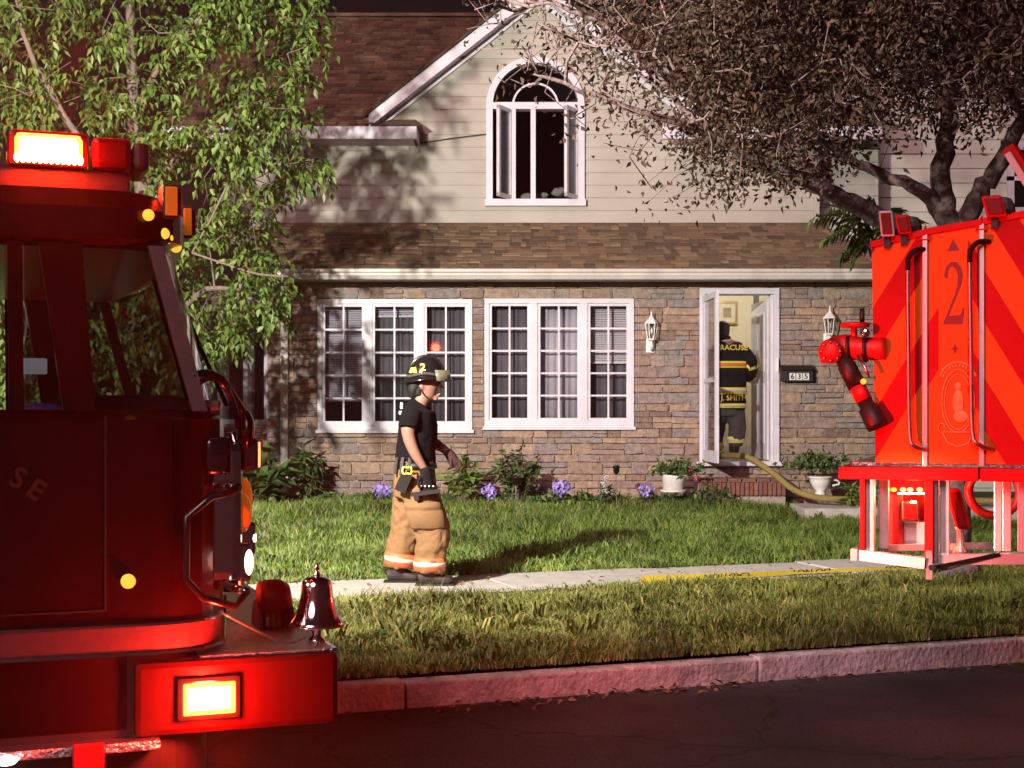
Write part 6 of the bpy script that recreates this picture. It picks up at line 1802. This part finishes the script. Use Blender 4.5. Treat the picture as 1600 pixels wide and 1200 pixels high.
a, b = Vector(D3(1169, 560, .0)), Vector(D3(1174, 574, .02)); DP(MB().tube([a.lerp(b, .45), b + (b - a) * .15], .098, 16), 'sleeve_band', 'stripe_lime')
c = D3(1138, 544, -.118); text_mesh('coat_lettering', 'SYRACUSE', .098, 'letter_gold', p2, (c[0], c[1], c[2]), rot=(R(72), 0, 0), extrude=.004, local=True, bold=.002, sx=.98)
c = D3(1139, 622, -.182); text_mesh('coat_lettering', 'J. J. SMITH', .095, 'letter_gold', p2, (c[0], c[1], c[2]), extrude=.004, local=True, bold=.002, sx=.95)
c = D3(1133, 533, -.035); MB().bbox(c[0] - .05, c[0] + .05, c[1] - .01, c[1] + .01, c[2] - .012, c[2] + .012, .004).build('collar_tab', 'stripe_silver', p2)
m = MB()
limb(m, [dn(1138, 630, 0, .20, .15), dn(1138, 650, 0, .19, .15)], n=16, ref=X_)
limb(m, [dn(1149, 645, 0, .115, .12), dn(1151, 662, -.03, .115, .115), dn(1151, 680, -.02, .105, .105), dn(1149, 694, .02, .10, .10)], n=14, ref=X_); limb(m, [dn(1124, 645, 0, .115, .12), dn(1119, 675, .06, .11, .11), dn(1117, 704, .06, .105, .105)], n=14, ref=X_)
DP(m, 'turnout_trousers', 'turnout_grey', rm=.012, wr=(.09, .03))
for px, py, dy in ((1150, 687, .0), (1118, 697, .06)):
    c = D3(px, py, dy); DP(MB().tube([(c[0], c[1], c[2] - .04), (c[0], c[1], c[2] + .04)], [(.112, .114)] * 2, 22, ref=X_), 'cuff_band', 'stripe_lime')
    DP(MB().tube([(c[0], c[1], c[2] - .017), (c[0], c[1], c[2] + .017)], [(.115, .117)] * 2, 22, ref=X_), 'cuff_band', 'stripe_silver')
# boots: one lifted with its sole toward the camera, one on the floor
m = MB(); limb(m, [dn(1149, 692, .02, .075), dn(1148, 699, .04, .07, .07), dn(1148, 705, .06, .062, .06), dn(1148, 713, .05, .05, .045), dn(1148, 716, .04, .03, .03)], n=14, ref=X_); DP(m, 'boot', 'boot', rm=.010)
zf = zd0 + .0
m = MB(); c = D3(1117, 712, .05); limb(m, [(c[0], c[1] - .06, zf + .05, .05, .05), (c[0], c[1] + .05, zf + .055, .055, .055), (c[0], c[1] + .20, zf + .04, .05, .04)], n=14, ref=X_); limb(m, [(c[0], c[1], zf + .05, .065, .07), (c[0], c[1] + .01, zf + .2, .07, .075)], n=12, ref=X_); DP(m, 'boot', 'boot', rm=.010)

# ------------------------------------------------------------------ thin haze added to spread the lamp glow
HAZE = 0.0015
hm = bpy.data.materials.new('haze'); hm.use_nodes = True
hn = hm.node_tree; hn.nodes.remove(hn.nodes['Principled BSDF'])
pv = hn.nodes.new('ShaderNodeVolumePrincipled'); pv.inputs['Color'].default_value = (.92, .90, .90, 1); pv.inputs['Density'].default_value = HAZE; pv.inputs['Anisotropy'].default_value = .7
hn.links.new(pv.outputs[0], hn.nodes['Material Output'].inputs['Volume'])
MATS['haze'] = hm
hz_o = MB().box(-28, 28, -9, 42, -1.2, 10.5).build('haze', 'haze'); tag(hz_o, 'thin added haze over the street and house, spreading lamp glow', 'haze', kind='stuff')
